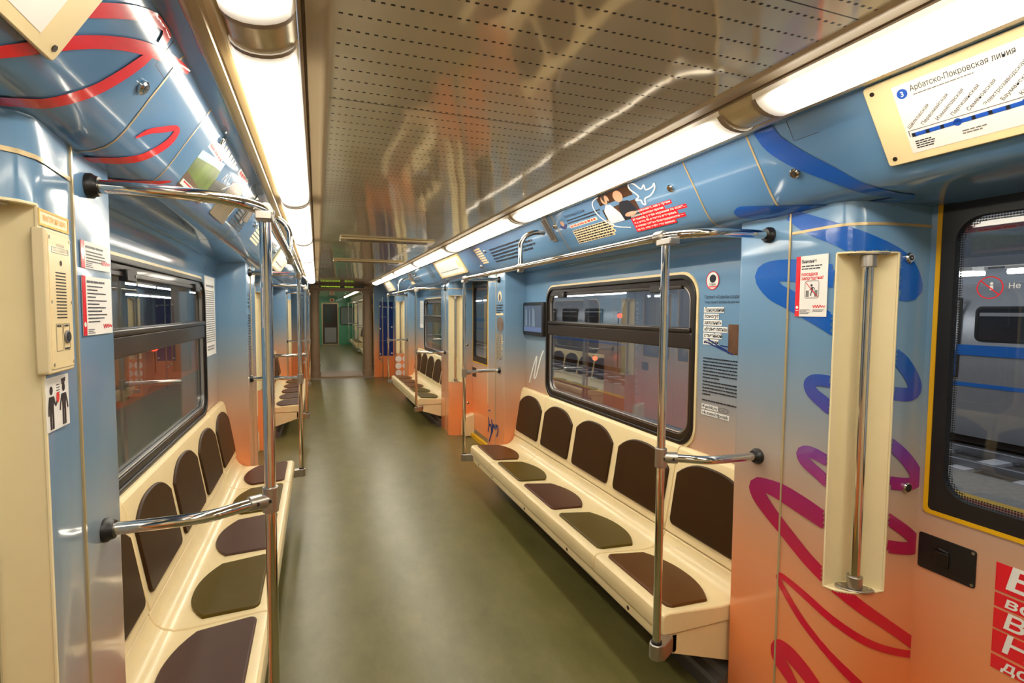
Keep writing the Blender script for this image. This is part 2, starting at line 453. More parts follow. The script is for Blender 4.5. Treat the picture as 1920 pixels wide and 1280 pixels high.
BAKED = {
 'ribbon_haunch': [[0.8436,1.4306,2.2242,0.8348,1.3527,2.236],[0.8517,1.4264,2.2111,0.8443,1.3496,2.2232],[0.8602,1.4227,2.1971,0.8519,1.3461,2.2106],[0.8705,1.4165,2.1805,0.8584,1.3424,2.2002],[0.8816,1.4061,2.1627,0.8648,1.3365,2.1897],[0.8928,1.3924,2.1457,0.8722,1.3272,2.1776],[0.9035,1.3767,2.1295,0.8805,1.3151,2.1643],[0.914,1.3588,2.1136,0.8899,1.301,2.1501],[0.9241,1.3383,2.0974,0.8999,1.2852,2.1349],[0.9344,1.3148,2.0809,0.9108,1.2671,2.1185],[0.945,1.2892,2.0645,0.922,1.2462,2.1008],[0.9553,1.2636,2.0489,0.9332,1.2246,2.0829],[0.9651,1.24,2.0344,0.9443,1.2041,2.0656],[0.9757,1.2194,2.0211,0.9552,1.1856,2.049],[0.9872,1.1998,2.008,0.9662,1.1686,2.0329],[1.0007,1.1821,1.9965,0.9777,1.1532,2.0186],[1.0176,1.1668,1.9872,0.9894,1.1383,2.0061],[1.0358,1.1518,1.9802,1.0016,1.1227,1.9958],[1.0572,1.1397,1.9759,1.0173,1.1087,1.9873],[1.0841,1.1331,1.9742,1.0338,1.0963,1.9806],[1.1078,1.1277,1.973,1.0539,1.0898,1.9766],[1.1266,1.1218,1.9721,1.075,1.0866,1.9746],[1.1403,1.1146,1.9714,1.0929,1.0831,1.9738],[1.1501,1.1089,1.9709,1.1061,1.0798,1.9731],[1.156,1.107,1.9706,1.1182,1.0794,1.9725],[1.1224,1.0864,1.9723,1.164,1.1077,1.9702],[1.1227,1.0908,1.9723,1.1689,1.1178,1.9701],[1.1216,1.0979,1.9723,1.1708,1.1275,1.97],[1.12,1.1045,1.9724,1.1716,1.136,1.9699],[1.1181,1.1076,1.9725,1.1707,1.141,1.97],[1.1148,1.1095,1.9727,1.1682,1.1438,1.9701],[1.1103,1.1144,1.9729,1.1654,1.1492,1.9702],[1.1053,1.1261,1.9731,1.1633,1.1626,1.9703],[1.1007,1.1484,1.9734,1.1628,1.1882,1.9703],[1.0959,1.179,1.9736,1.1633,1.2235,1.9703],[1.089,1.2124,1.9739,1.163,1.2631,1.9703],[1.0784,1.2424,1.9745,1.1599,1.3008,1.9704],[1.063,1.2673,1.9752,1.1537,1.3349,1.9707],[1.0493,1.2947,1.9775,1.1451,1.3684,1.9711],[1.0352,1.3225,1.9803,1.1346,1.4014,1.9717],[1.0236,1.3539,1.9843,1.1226,1.4344,1.9723],[1.0134,1.3892,1.9892,1.1087,1.4691,1.973],[1.0024,1.4267,1.9951,1.0928,1.5045,1.9738],[0.9949,1.4662,2.0015,1.0755,1.5375,1.9746],[0.9883,1.5015,2.0071,1.0582,1.5652,1.9757],[0.9829,1.5316,2.0121,1.0455,1.5907,1.9783],[0.9794,1.5588,2.0164,1.0321,1.6101,1.981],[0.9765,1.5822,2.02,1.023,1.6286,1.9846],[0.9744,1.6018,2.0227,1.0163,1.6438,1.9878],[0.9733,1.6156,2.024,1.0114,1.6536,1.9901],[0.9732,1.6236,2.0242,1.0077,1.6581,1.9919],[0.9737,1.6289,2.0236,1.0043,1.6595,1.9935],[0.9745,1.6347,2.0226,1.0012,1.6617,1.9961],[0.9757,1.6412,2.021,0.9978,1.6636,1.999],[0.9775,1.647,2.0188,0.994,1.6638,2.0022],[0.9795,1.6526,2.0163,0.9902,1.6633,2.0055],[0.9814,1.6583,2.014,0.9864,1.6632,2.0087]],
 'ribbon_pillar': [[1.0584,1.4804,1.96,1.0584,1.4614,1.9911],[1.0584,1.4597,1.9442,1.0567,1.4357,1.9811],[1.057,1.4387,1.9282,1.0543,1.4104,1.9715],[1.0548,1.4152,1.9121,1.0519,1.3856,1.9622],[1.0522,1.3883,1.896,1.0495,1.36,1.9523],[1.0493,1.3579,1.8808,1.0469,1.3319,1.9411],[1.0464,1.3265,1.8667,1.0444,1.3017,1.9289],[1.0444,1.2966,1.8534,1.0444,1.2729,1.9165],[1.0444,1.2703,1.8403,1.05,1.2484,1.9049],[1.0498,1.249,1.8273,1.0587,1.2272,1.8943],[1.0564,1.2297,1.8142,1.0745,1.2126,1.885],[1.0708,1.216,1.8018,1.0927,1.1993,1.8753],[1.0859,1.2028,1.7894,1.1135,1.189,1.865],[1.1065,1.1925,1.7771,1.1396,1.1813,1.8542],[1.1303,1.184,1.7651,1.1717,1.1762,1.8426],[1.1532,1.1781,1.7542,1.2061,1.1728,1.8292],[1.1727,1.1761,1.7453,1.238,1.1696,1.8125],[1.1869,1.1747,1.7371,1.2639,1.1671,1.7917],[1.2003,1.1734,1.7273,1.2822,1.1655,1.7695],[1.2113,1.1723,1.7171,1.2941,1.1644,1.7489],[1.2181,1.1716,1.7091,1.3015,1.1637,1.7316],[1.2205,1.1713,1.7057,1.3067,1.1632,1.7148],[1.2221,1.1712,1.7132,1.3052,1.1634,1.6907],[1.2366,1.1697,1.7266,1.2783,1.1658,1.6659],[1.2425,1.1691,1.7285,1.2441,1.169,1.6597],[1.2267,1.1707,1.7309,1.2114,1.1723,1.6624],[1.1968,1.1737,1.7378,1.1761,1.1758,1.6685],[1.1595,1.1774,1.7465,1.1414,1.1808,1.6754],[1.1254,1.1854,1.7542,1.113,1.1892,1.6812],[1.0962,1.1976,1.7599,1.0885,1.2015,1.6863],[1.0718,1.215,1.7654,1.0667,1.2197,1.6918],[1.0536,1.2378,1.771,1.0513,1.2445,1.6977],[1.0444,1.2655,1.7772,1.0444,1.275,1.7039],[1.0444,1.2991,1.7847,1.0449,1.3102,1.7106],[1.0473,1.3361,1.7928,1.0484,1.3477,1.7177],[1.0508,1.3737,1.8006,1.0517,1.3835,1.7241],[1.0543,1.4104,1.807,1.0549,1.4164,1.7291],[1.0577,1.4453,1.8118,1.0578,1.4468,1.7328],[1.0584,1.4762,1.8147,1.0584,1.4729,1.7353],[1.0584,1.5048,1.816,1.0584,1.4949,1.7365],[1.0584,1.531,1.8155,1.0584,1.512,1.7361],[1.0584,1.5554,1.8132,1.0584,1.5242,1.7346],[1.0584,1.5801,1.8078,1.0584,1.5291,1.7334],[1.0584,1.6063,1.793,1.0584,1.5238,1.7372],[1.0584,1.6208,1.7617,1.0584,1.5181,1.7518],[1.0584,1.6117,1.7327,1.0584,1.5196,1.7567],[1.0584,1.595,1.7114,1.0584,1.5155,1.7488],[1.0584,1.5757,1.6929,1.0584,1.5068,1.7372],[1.0584,1.5551,1.6767,1.0584,1.4972,1.7275],[1.0584,1.5337,1.6638,1.0584,1.4887,1.7217],[1.0584,1.5132,1.6546,1.0584,1.4769,1.7161],[1.0584,1.4939,1.6468,1.0584,1.4584,1.7083],[1.0584,1.4715,1.637,1.0564,1.4327,1.697],[1.0573,1.4416,1.6235,1.0534,1.4013,1.6826],[1.0538,1.405,1.6081,1.0501,1.3661,1.6666],[1.0503,1.3678,1.5923,1.0467,1.3299,1.6498],[1.047,1.333,1.5773,1.0444,1.2958,1.6332],[1.0444,1.3012,1.5627,1.0444,1.2664,1.6168],[1.0444,1.2721,1.5476,1.0516,1.2436,1.6004],[1.0507,1.2462,1.5322,1.0625,1.2237,1.5846],[1.0635,1.2227,1.5171,1.0791,1.2083,1.5695],[1.0862,1.2026,1.5024,1.1041,1.1937,1.5542],[1.1182,1.1874,1.4878,1.1383,1.1817,1.5381],[1.154,1.178,1.4739,1.1797,1.1754,1.5217],[1.1865,1.1747,1.4612,1.2166,1.1717,1.5058],[1.2056,1.1728,1.4515,1.243,1.1691,1.491],[1.2162,1.1718,1.4441,1.2616,1.1673,1.4771],[1.2244,1.171,1.4363,1.2743,1.1662,1.4642],[1.2342,1.17,1.4259,1.2851,1.1652,1.4518],[1.2452,1.1689,1.4139,1.2973,1.1641,1.437],[1.2549,1.1679,1.4015,1.3088,1.1631,1.4204],[1.2622,1.1673,1.3902,1.318,1.1622,1.4037],[1.2657,1.167,1.3824,1.3238,1.1617,1.3877],[1.2662,1.1669,1.3787,1.3253,1.1615,1.3722],[1.2662,1.1669,1.3781,1.3211,1.1619,1.3568],[1.2674,1.1668,1.3794,1.3085,1.1631,1.3432],[1.267,1.1668,1.3793,1.2896,1.1648,1.3352],[1.2606,1.1674,1.3784,1.2689,1.1667,1.3327],[1.2475,1.1686,1.3786,1.2477,1.1686,1.3336],[1.2286,1.1705,1.3803,1.2252,1.1709,1.3362],[1.2051,1.1729,1.3831,1.1996,1.1734,1.34],[1.1754,1.1759,1.3875,1.1683,1.1766,1.3457],[1.1418,1.1807,1.3932,1.1354,1.1825,1.3525],[1.1124,1.1895,1.3988,1.1072,1.1921,1.3589],[1.0902,1.2006,1.4032,1.0853,1.2031,1.3639],[1.0737,1.2133,1.4064,1.0702,1.2166,1.3674],[1.0599,1.2261,1.4094,1.0562,1.2302,1.3707],[1.0519,1.2428,1.4113,1.0504,1.2473,1.3725],[1.0465,1.2585,1.4128,1.045,1.2629,1.3739],[1.0444,1.2753,1.4137,1.0444,1.2808,1.3744],[1.0444,1.2916,1.4143,1.0444,1.2963,1.3746],[1.0446,1.3072,1.4143,1.0448,1.3092,1.3743],[1.0461,1.3229,1.4128,1.0457,1.3194,1.3731],[1.0474,1.3376,1.4098,1.0464,1.3263,1.3715],[1.0487,1.3516,1.4045,1.0467,1.3294,1.3704],[1.05,1.365,1.3954,1.0466,1.3282,1.3714],[1.0509,1.3742,1.3814,1.0464,1.326,1.375],[1.051,1.3757,1.3672,1.0463,1.3257,1.3761],[1.0507,1.3722,1.3549,1.0463,1.3249,1.373],[1.0501,1.3657,1.3437,1.046,1.3222,1.3681],[1.0492,1.3564,1.3332,1.0456,1.3179,1.3634],[1.048,1.3441,1.3238,1.0449,1.3104,1.3584],[1.0468,1.3303,1.3155,1.0444,1.2992,1.3524],[1.0455,1.3167,1.3082,1.0444,1.287,1.3461],[1.0444,1.3054,1.3022,1.0444,1.2755,1.3398],[1.0444,1.2987,1.2978,1.0444,1.2674,1.3346],[1.0444,1.2927,1.2938,1.0451,1.2627,1.3312],[1.0444,1.2833,1.2887,1.0467,1.2581,1.3273],[1.0444,1.2682,1.282,1.0502,1.2479,1.3205],[1.05,1.2484,1.2712,1.0562,1.2303,1.3097],[1.0601,1.2259,1.2576,1.0732,1.2138,1.2946],[1.0782,1.2091,1.2418,1.0938,1.1988,1.2784],[1.0991,1.1961,1.2267,1.1162,1.188,1.2632],[1.1211,1.1866,1.2132,1.1401,1.1812,1.2496],[1.145,1.1798,1.2002,1.1674,1.1766,1.236],[1.1711,1.1763,1.187,1.196,1.1738,1.2219],[1.1942,1.174,1.1741,1.2224,1.1711,1.2073],[1.2136,1.172,1.1614,1.2455,1.1688,1.1925],[1.2304,1.1704,1.1489,1.2656,1.167,1.1778],[1.2451,1.1689,1.1366,1.2834,1.1654,1.1632],[1.2584,1.1676,1.1242,1.2993,1.1639,1.1486],[1.2706,1.1665,1.1115,1.3142,1.1626,1.1333],[1.2812,1.1656,1.0989,1.3277,1.1613,1.1173],[1.2887,1.1649,1.088,1.3387,1.1603,1.1013],[1.2921,1.1646,1.0806,1.346,1.1597,1.0856],[1.2928,1.1645,1.0765,1.3486,1.1594,1.0703],[1.2931,1.1645,1.0758,1.3453,1.1597,1.0544],[1.2948,1.1643,1.0773,1.332,1.1609,1.0405],[1.2934,1.1644,1.077,1.3112,1.1628,1.0337],[1.2822,1.1655,1.0767,1.2878,1.165,1.033],[1.2626,1.1672,1.0786,1.2621,1.1673,1.0354],[1.2383,1.1696,1.0823,1.2344,1.1699,1.0397],[1.2122,1.1722,1.0871,1.2061,1.1728,1.0454],[1.1836,1.175,1.0933,1.1757,1.1758,1.0523],[1.1524,1.1782,1.1009,1.1437,1.1801,1.0605],[1.1258,1.1853,1.1079,1.1162,1.188,1.0683],[1.1033,1.1941,1.1147,1.0936,1.1989,1.076],[1.0832,1.2045,1.1224,1.0748,1.2123,1.0846],[1.0679,1.2187,1.1301,1.0588,1.227,1.0942],[1.0547,1.2347,1.1377,1.0505,1.247,1.1017],[1.0486,1.2525,1.1432,1.0444,1.2658,1.1079],[1.0444,1.2685,1.1484,1.0444,1.2859,1.1118],[1.0444,1.2847,1.153,1.0444,1.3034,1.1155],[1.0444,1.3001,1.1572,1.0457,1.3192,1.118],[1.0455,1.3166,1.1597,1.047,1.3326,1.1192],[1.047,1.3334,1.16,1.0481,1.3452,1.1194],[1.0486,1.3497,1.1589,1.0491,1.356,1.119],[1.0502,1.3668,1.1552,1.0496,1.3608,1.1185],[1.0522,1.3881,1.142,1.0489,1.3535,1.1242],[1.053,1.3965,1.1214,1.0485,1.3495,1.1323],[1.0527,1.3934,1.1076,1.0485,1.3487,1.13],[1.052,1.3861,1.096,1.0481,1.3451,1.1243],[1.051,1.3755,1.0858,1.0476,1.3395,1.1187],[1.0496,1.3613,1.0774,1.0467,1.3302,1.113],[1.0481,1.3446,1.0704,1.0454,1.3163,1.1067],[1.0465,1.3278,1.0641,1.0444,1.3007,1.1002],[1.0452,1.3131,1.0583,1.0444,1.2866,1.0936],[1.0444,1.302,1.0529,1.0444,1.2753,1.0875],[1.0444,1.2923,1.047,1.0444,1.266,1.0824],[1.0444,1.28,1.0409,1.0469,1.2575,1.077],[1.045,1.2631,1.0347,1.0507,1.2464,1.0707],[1.051,1.2455,1.0265,1.0562,1.2302,1.0635],[1.06,1.226,1.0176,1.071,1.2158,1.053],[1.0758,1.2114,1.0061,1.0883,1.2016,1.0413],[1.0939,1.1988,0.9935,1.1093,1.191,1.0276],[1.1151,1.1883,0.9792,1.1343,1.1828,1.012],[1.1415,1.1808,0.9623,1.1639,1.177,0.9941],[1.1714,1.1763,0.9442,1.1959,1.1738,0.9751],[1.1996,1.1734,0.927,1.2247,1.1709,0.9577],[1.2238,1.171,0.912,1.2495,1.1684,0.9425],[1.2451,1.1689,0.8986,1.272,1.1664,0.9286],[1.2634,1.1672,0.8865,1.2923,1.1645,0.9153],[1.2788,1.1658,0.8753,1.3104,1.1629,0.9023],[1.2918,1.1646,0.8648,1.3264,1.1614,0.8893],[1.3021,1.1637,0.8553,1.3402,1.1602,0.8764],[1.3083,1.1631,0.8482,1.3514,1.1592,0.8636],[1.3096,1.163,0.8457,1.3591,1.1585,0.85],[1.3121,1.1627,0.8542,1.3522,1.1591,0.8197],[1.3144,1.1625,0.856,1.335,1.1607,0.8125],[1.308,1.1631,0.8561,1.3159,1.1624,0.8113],[1.2917,1.1646,0.8577,1.2931,1.1645,0.8135],[1.2681,1.1667,0.8613,1.2659,1.1669,0.8181],[1.2413,1.1693,0.8666,1.2363,1.1698,0.8243],[1.2146,1.1719,0.8731,1.207,1.1727,0.8313],[1.188,1.1746,0.8812,1.1779,1.1756,0.8389],[1.1605,1.1773,0.8908,1.1477,1.179,0.8473],[1.1356,1.1824,0.9002,1.1224,1.1862,0.8547],[1.113,1.1892,0.9097,1.0994,1.196,0.8624],[1.0938,1.1988,0.9193,1.079,1.2084,0.8711],[1.0759,1.2112,0.9294,1.0625,1.2237,0.8798],[1.0608,1.2253,0.9394,1.0515,1.244,0.8868],[1.0516,1.2439,0.9474,1.0444,1.2662,0.8928],[1.0453,1.2622,0.9552,1.0444,1.2927,0.8965],[1.0444,1.285,0.9619,1.0458,1.3198,0.9006],[1.0448,1.309,0.9685,1.0483,1.3469,0.9046],[1.0472,1.3353,0.9737,1.0508,1.3737,0.9084],[1.0498,1.3626,0.9782,1.0535,1.4015,0.9123],[1.0524,1.3906,0.9824,1.0562,1.4297,0.9166],[1.0551,1.4186,0.986,1.0584,1.4561,0.9207],[1.0576,1.4451,0.9884,1.0584,1.4778,0.9246],[1.0584,1.4677,0.9896,1.0584,1.4962,0.9272],[1.0584,1.4878,0.9896,1.0584,1.5121,0.9291],[1.0584,1.5061,0.9886,1.0584,1.5264,0.93],[1.0584,1.5226,0.9871,1.0584,1.5401,0.9299],[1.0584,1.5386,0.9859,1.0584,1.5537,0.9291],[1.0584,1.5558,0.984,1.0584,1.5643,0.9277],[1.0584,1.5773,0.9783,1.0584,1.5653,0.9277],[1.0584,1.6069,0.9557,1.0584,1.5501,0.9407],[1.0584,1.6148,0.9289,1.0584,1.5457,0.9521],[1.0584,1.6105,0.913,1.0584,1.5444,0.9491],[1.0584,1.603,0.8999,1.0584,1.54,0.9414],[1.0584,1.5935,0.8878,1.0584,1.5337,0.9325],[1.0584,1.5818,0.8765,1.0584,1.5258,0.9233],[1.0584,1.5678,0.8656,1.0584,1.5154,0.9131],[1.0584,1.5524,0.8549,1.0584,1.5029,0.902],[1.0584,1.5359,0.844,1.0584,1.4888,0.8905],[1.0584,1.5188,0.8332,1.0584,1.4742,0.8791],[1.0584,1.5008,0.8226,1.0584,1.4585,0.8677],[1.0584,1.481,0.8112,1.0571,1.4397,0.8559],[1.0584,1.4586,0.7981,1.0549,1.4167,0.8429],[1.0562,1.4304,0.7829,1.0523,1.3892,0.8274],[1.0532,1.3985,0.7662,1.0494,1.3589,0.8105],[1.0501,1.3661,0.7498,1.0466,1.3283,0.7942],[1.0472,1.3354,0.736,1.0444,1.3002,0.7804],[1.0446,1.3069,0.7253,1.0444,1.276,0.7685],[1.0444,1.2815,0.7152,1.0478,1.2547,0.7566],[1.0466,1.2582,0.7052,1.0541,1.2365,0.7443],[1.0531,1.2393,0.6936,1.0651,1.2212,0.7304],[1.0636,1.2226,0.6807,1.0786,1.2088,0.7158],[1.0776,1.2097,0.6665,1.0952,1.1981,0.7005],[1.0944,1.1985,0.6517,1.1133,1.1891,0.6849],[1.1132,1.1891,0.6363,1.1353,1.1825,0.6676],[1.1365,1.1822,0.6194,1.1595,1.1774,0.6496],[1.1628,1.1771,0.6017,1.1873,1.1747,0.63],[1.1915,1.1742,0.5828,1.2155,1.1718,0.6103],[1.2197,1.1714,0.5636,1.2437,1.169,0.5905],[1.2495,1.1684,0.5429,1.274,1.1662,0.5696],[1.2806,1.1656,0.5211,1.3058,1.1633,0.5479],[1.3084,1.1631,0.5012,1.3351,1.1607,0.5273],[1.3283,1.1613,0.4862,1.3577,1.1586,0.5098],[1.3429,1.16,0.4742,1.3522,1.1591,0.4462],[1.3334,1.1608,0.475,1.3337,1.1608,0.4485],[1.3116,1.1628,0.4804,1.3085,1.1631,0.4551],[1.2816,1.1655,0.4895,1.2769,1.1659,0.4647],[1.2492,1.1685,0.5005,1.2431,1.1691,0.4762],[1.22,1.1714,0.5116,1.2121,1.1722,0.4881],[1.1945,1.1739,0.5227,1.1849,1.1749,0.5],[1.1702,1.1764,0.5345,1.1589,1.1775,0.5127],[1.1464,1.1794,0.5471,1.1359,1.1824,0.5247],[1.1258,1.1852,0.5591,1.114,1.1887,0.5375],[1.1054,1.193,0.5721,1.0951,1.1982,0.55],[1.0864,1.2025,0.5857,1.0774,1.2098,0.563],[1.0711,1.2157,0.5978,1.0627,1.2235,0.5756],[1.0564,1.2296,0.6105,1.0524,1.2413,0.586],[1.0498,1.2489,0.6199,1.0456,1.2612,0.5961],[1.0444,1.2706,0.6302,1.0444,1.2868,0.604],[1.0444,1.2958,0.6376,1.0451,1.3129,0.6112],[1.0459,1.3211,0.6431,1.0475,1.3386,0.6165],[1.0482,1.3455,0.6471,1.0498,1.3626,0.6211],[1.0504,1.3688,0.6505,1.0519,1.3853,0.6255],[1.0524,1.3903,0.6533,1.0539,1.406,0.6292],[1.0542,1.4089,0.6551,1.0556,1.4238,0.6319],[1.0556,1.4243,0.6563,1.057,1.4384,0.6336],[1.0569,1.4372,0.6567,1.0581,1.4497,0.6345],[1.058,1.4485,0.6557,1.0584,1.4559,0.6346],[1.0584,1.4623,0.6492,1.0584,1.4531,0.6369],[1.0584,1.4703,0.6345,1.058,1.4488,0.6432],[1.0584,1.4687,0.6254,1.0579,1.4479,0.6397],[1.0584,1.4646,0.6169,1.0575,1.4442,0.6331],[1.0584,1.4589,0.608,1.057,1.4385,0.6257],[1.0583,1.4516,0.5987,1.0563,1.4308,0.6178],[1.0573,1.4416,0.5892,1.0553,1.4209,0.6092],[1.0562,1.4297,0.579,1.0542,1.4089,0.5998],[1.0549,1.4161,0.5681,1.0528,1.3951,0.5896],[1.0534,1.4008,0.5562,1.0514,1.3797,0.5783],[1.0518,1.3838,0.5434,1.0498,1.3628,0.5661],[1.05,1.365,0.5305,1.0481,1.3443,0.554],[1.0481,1.3445,0.5183,1.0462,1.3244,0.5426],[1.0459,1.3214,0.5068,1.0444,1.302,0.5314],[1.0444,1.2968,0.4952,1.0444,1.2793,0.5191],[1.0444,1.2739,0.4835,1.0467,1.258,0.5063],[1.0477,1.2552,0.4709,1.0523,1.2416,0.4928],[1.0524,1.2414,0.4591,1.0584,1.2275,0.4817],[1.0572,1.2286,0.4487,1.0679,1.2187,0.4695],[1.0665,1.2199,0.4354,1.0776,1.2097,0.4579],[1.0771,1.2101,0.4215,1.0904,1.2005,0.4441],[1.091,1.2002,0.4051,1.1066,1.1924,0.4266],[1.1081,1.1916,0.386,1.1258,1.1852,0.4068],[1.1303,1.184,0.3643,1.1481,1.1789,0.3855],[1.1589,1.1775,0.34,1.1788,1.1755,0.3603],[1.2013,1.1733,0.3093,1.2192,1.1715,0.3313],[1.2508,1.1683,0.2765,1.2682,1.1667,0.2987],[1.2962,1.1642,0.246,1.3152,1.1625,0.2673],[1.3243,1.1616,0.2241,1.3486,1.1594,0.2418],[1.3319,1.1609,0.2241,1.3445,1.1598,0.1856],[1.3148,1.1625,0.2277,1.3139,1.1626,0.1897],[1.2747,1.1661,0.2407,1.2685,1.1667,0.204],[1.2175,1.1716,0.2618,1.2093,1.1725,0.2262],[1.1586,1.1775,0.2848,1.1491,1.1786,0.2503],[1.1182,1.1874,0.2988,1.1103,1.1906,0.2628],[1.0955,1.198,0.3053,1.0872,1.2021,0.2692],[1.08,1.2074,0.3099,1.0721,1.2148,0.2725],[1.0703,1.2164,0.3138,1.0597,1.2262,0.2774],[1.0615,1.2246,0.3202,1.0522,1.242,0.2816],[1.0548,1.2344,0.3289,1.0469,1.2575,0.2896],[1.0514,1.2443,0.3399,1.0444,1.2728,0.2998],[1.048,1.2543,0.3531,1.0444,1.2872,0.3092],[1.0444,1.2654,0.3656,1.0444,1.3009,0.317],[1.0444,1.2784,0.3736,1.0454,1.3156,0.3224],[1.0444,1.2905,0.3812,1.0467,1.3302,0.3274],[1.0444,1.303,0.3886,1.0481,1.3446,0.332],[1.0456,1.3177,0.3945,1.0495,1.3595,0.3362],[1.0471,1.3341,0.3998,1.051,1.3762,0.3402],[1.0487,1.3516,0.4048,1.0527,1.3941,0.344],[1.0504,1.3694,0.4087,1.0544,1.4114,0.3472],[1.052,1.3863,0.4108,1.0559,1.4267,0.3498],[1.0536,1.4029,0.4109,1.0572,1.4402,0.3526],[1.0552,1.42,0.4094,1.0583,1.4518,0.3554],[1.057,1.438,0.4054,1.0584,1.4575,0.3575],[1.0584,1.4664,0.388,1.0576,1.4449,0.3679],[1.0584,1.4808,0.3596,1.0568,1.4366,0.3805],[1.0584,1.4814,0.3425,1.0567,1.4354,0.3741],[1.0584,1.4791,0.3269,1.0564,1.4318,0.3647],[1.0584,1.4742,0.3134,1.0559,1.4274,0.3572],[1.0584,1.4661,0.3034,1.0554,1.4218,0.352],[1.0584,1.4562,0.296,1.0546,1.4133,0.3472],[1.0577,1.4454,0.2906,1.0536,1.4028,0.3419],[1.0566,1.4346,0.2855,1.0526,1.3924,0.3354],[1.0556,1.4241,0.2806,1.0517,1.3836,0.3282],[1.0546,1.4132,0.2762,1.051,1.3755,0.3207],[1.0534,1.4014,0.271,1.0501,1.3663,0.3123],[1.0522,1.3879,0.2637,1.049,1.3547,0.3026],[1.0508,1.3732,0.2534,1.0477,1.3408,0.2914],[1.0493,1.3574,0.2411,1.0463,1.3254,0.2791],[1.0476,1.3395,0.2277,1.0447,1.3082,0.2663],[1.0457,1.3188,0.2145,1.0444,1.2898,0.2522],[1.0444,1.2952,0.2007,1.0444,1.2684,0.2374],[1.0444,1.2704,0.1854,1.05,1.2483,0.2172],[1.0499,1.2488,0.1655,1.0574,1.2284,0.1957],[1.0564,1.2297,0.1448,1.0715,1.2153,0.1682]],
 'red_a': [[-0.9712,0.9693,2.0266,-0.9614,0.9488,2.0396],[-0.9644,0.9834,2.0351,-0.9553,0.9638,2.0489],[-0.958,0.9997,2.0448,-0.9489,0.9795,2.0586],[-0.9514,1.017,2.0548,-0.9421,0.9961,2.0688],[-0.9444,1.0357,2.0654,-0.935,1.0145,2.0799],[-0.9368,1.0569,2.0771,-0.9274,1.0355,2.0921],[-0.9287,1.0809,2.09,-0.9191,1.0585,2.1053],[-0.9203,1.106,2.1035,-0.9106,1.0822,2.1188],[-0.9119,1.1307,2.1167,-0.902,1.105,2.1318],[-0.9035,1.1541,2.1296,-0.8936,1.1272,2.1445],[-0.895,1.177,2.1423,-0.8852,1.1494,2.1572],[-0.8871,1.199,2.1544,-0.8771,1.1718,2.1697],[-0.8801,1.2194,2.165,-0.8698,1.1944,2.1815],[-0.8743,1.2384,2.1742,-0.8636,1.2157,2.1917],[-0.8697,1.2554,2.1818,-0.8583,1.2356,2.2003],[-0.8656,1.2713,2.1884,-0.8538,1.2546,2.2076],[-0.8619,1.2872,2.1944,-0.8497,1.2737,2.2143],[-0.8584,1.3034,2.2001,-0.8458,1.294,2.2206],[-0.8553,1.3195,2.2051,-0.8426,1.3141,2.2256],[-0.8529,1.3341,2.2091,-0.8398,1.3324,2.2292],[-0.8514,1.3449,2.2116,-0.838,1.3493,2.2317],[-0.8508,1.3497,2.2125,-0.8374,1.3647,2.2325],[-0.8506,1.351,2.2128,-0.8385,1.3778,2.231],[-0.8509,1.3534,2.2123,-0.8408,1.3861,2.2279],[-0.8519,1.3569,2.2107,-0.8436,1.3923,2.2242],[-0.8536,1.36,2.2079,-0.8468,1.3963,2.219],[-0.8563,1.3622,2.2035,-0.8506,1.3984,2.2128],[-0.8597,1.3641,2.198,-0.8544,1.3996,2.2067],[-0.8631,1.3664,2.1925,-0.8579,1.401,2.201]],
 'red_b': [[-1.0048,1.0408,1.9933,-0.9942,1.0155,2.0021],[-0.9978,1.0482,1.9991,-0.9875,1.0223,2.0078],[-0.9909,1.0563,2.0049,-0.981,1.0309,2.0145],[-0.9841,1.0642,2.0107,-0.9754,1.0408,2.0215],[-0.9785,1.0745,2.0175,-0.9701,1.0499,2.0281],[-0.9739,1.0832,2.0233,-0.9655,1.0572,2.0338],[-0.9698,1.0905,2.0285,-0.9616,1.0641,2.0393],[-0.9657,1.0979,2.0336,-0.9576,1.072,2.0453],[-0.9609,1.108,2.0403,-0.9529,1.0823,2.0524],[-0.9552,1.1219,2.049,-0.9471,1.0956,2.0613],[-0.9484,1.1381,2.0592,-0.9403,1.1114,2.0716],[-0.9414,1.1556,2.07,-0.9332,1.1294,2.0828],[-0.9347,1.174,2.0805,-0.9263,1.1483,2.0939],[-0.9283,1.1932,2.0907,-0.9196,1.168,2.1047],[-0.9218,1.2137,2.101,-0.9128,1.1887,2.1154],[-0.9154,1.2351,2.1113,-0.9059,1.2099,2.1259],[-0.9092,1.2565,2.1209,-0.8992,1.2317,2.1361],[-0.9032,1.2782,2.1299,-0.8926,1.2539,2.1459],[-0.8976,1.3004,2.1385,-0.8863,1.277,2.1556],[-0.8921,1.3232,2.1467,-0.8802,1.3009,2.1648],[-0.887,1.3463,2.1545,-0.8745,1.3266,2.174],[-0.8822,1.3696,2.1618,-0.8692,1.3533,2.1825],[-0.8777,1.3935,2.1687,-0.8645,1.3807,2.1902],[-0.8734,1.4193,2.1756,-0.8601,1.4089,2.1974],[-0.869,1.4468,2.1828,-0.8558,1.4387,2.2043],[-0.8646,1.4759,2.1901,-0.8518,1.4707,2.2109],[-0.86,1.5073,2.1975,-0.8481,1.5042,2.2169],[-0.8553,1.5412,2.2052,-0.8445,1.5387,2.2227],[-0.8501,1.5771,2.2136,-0.8406,1.5734,2.2283]],
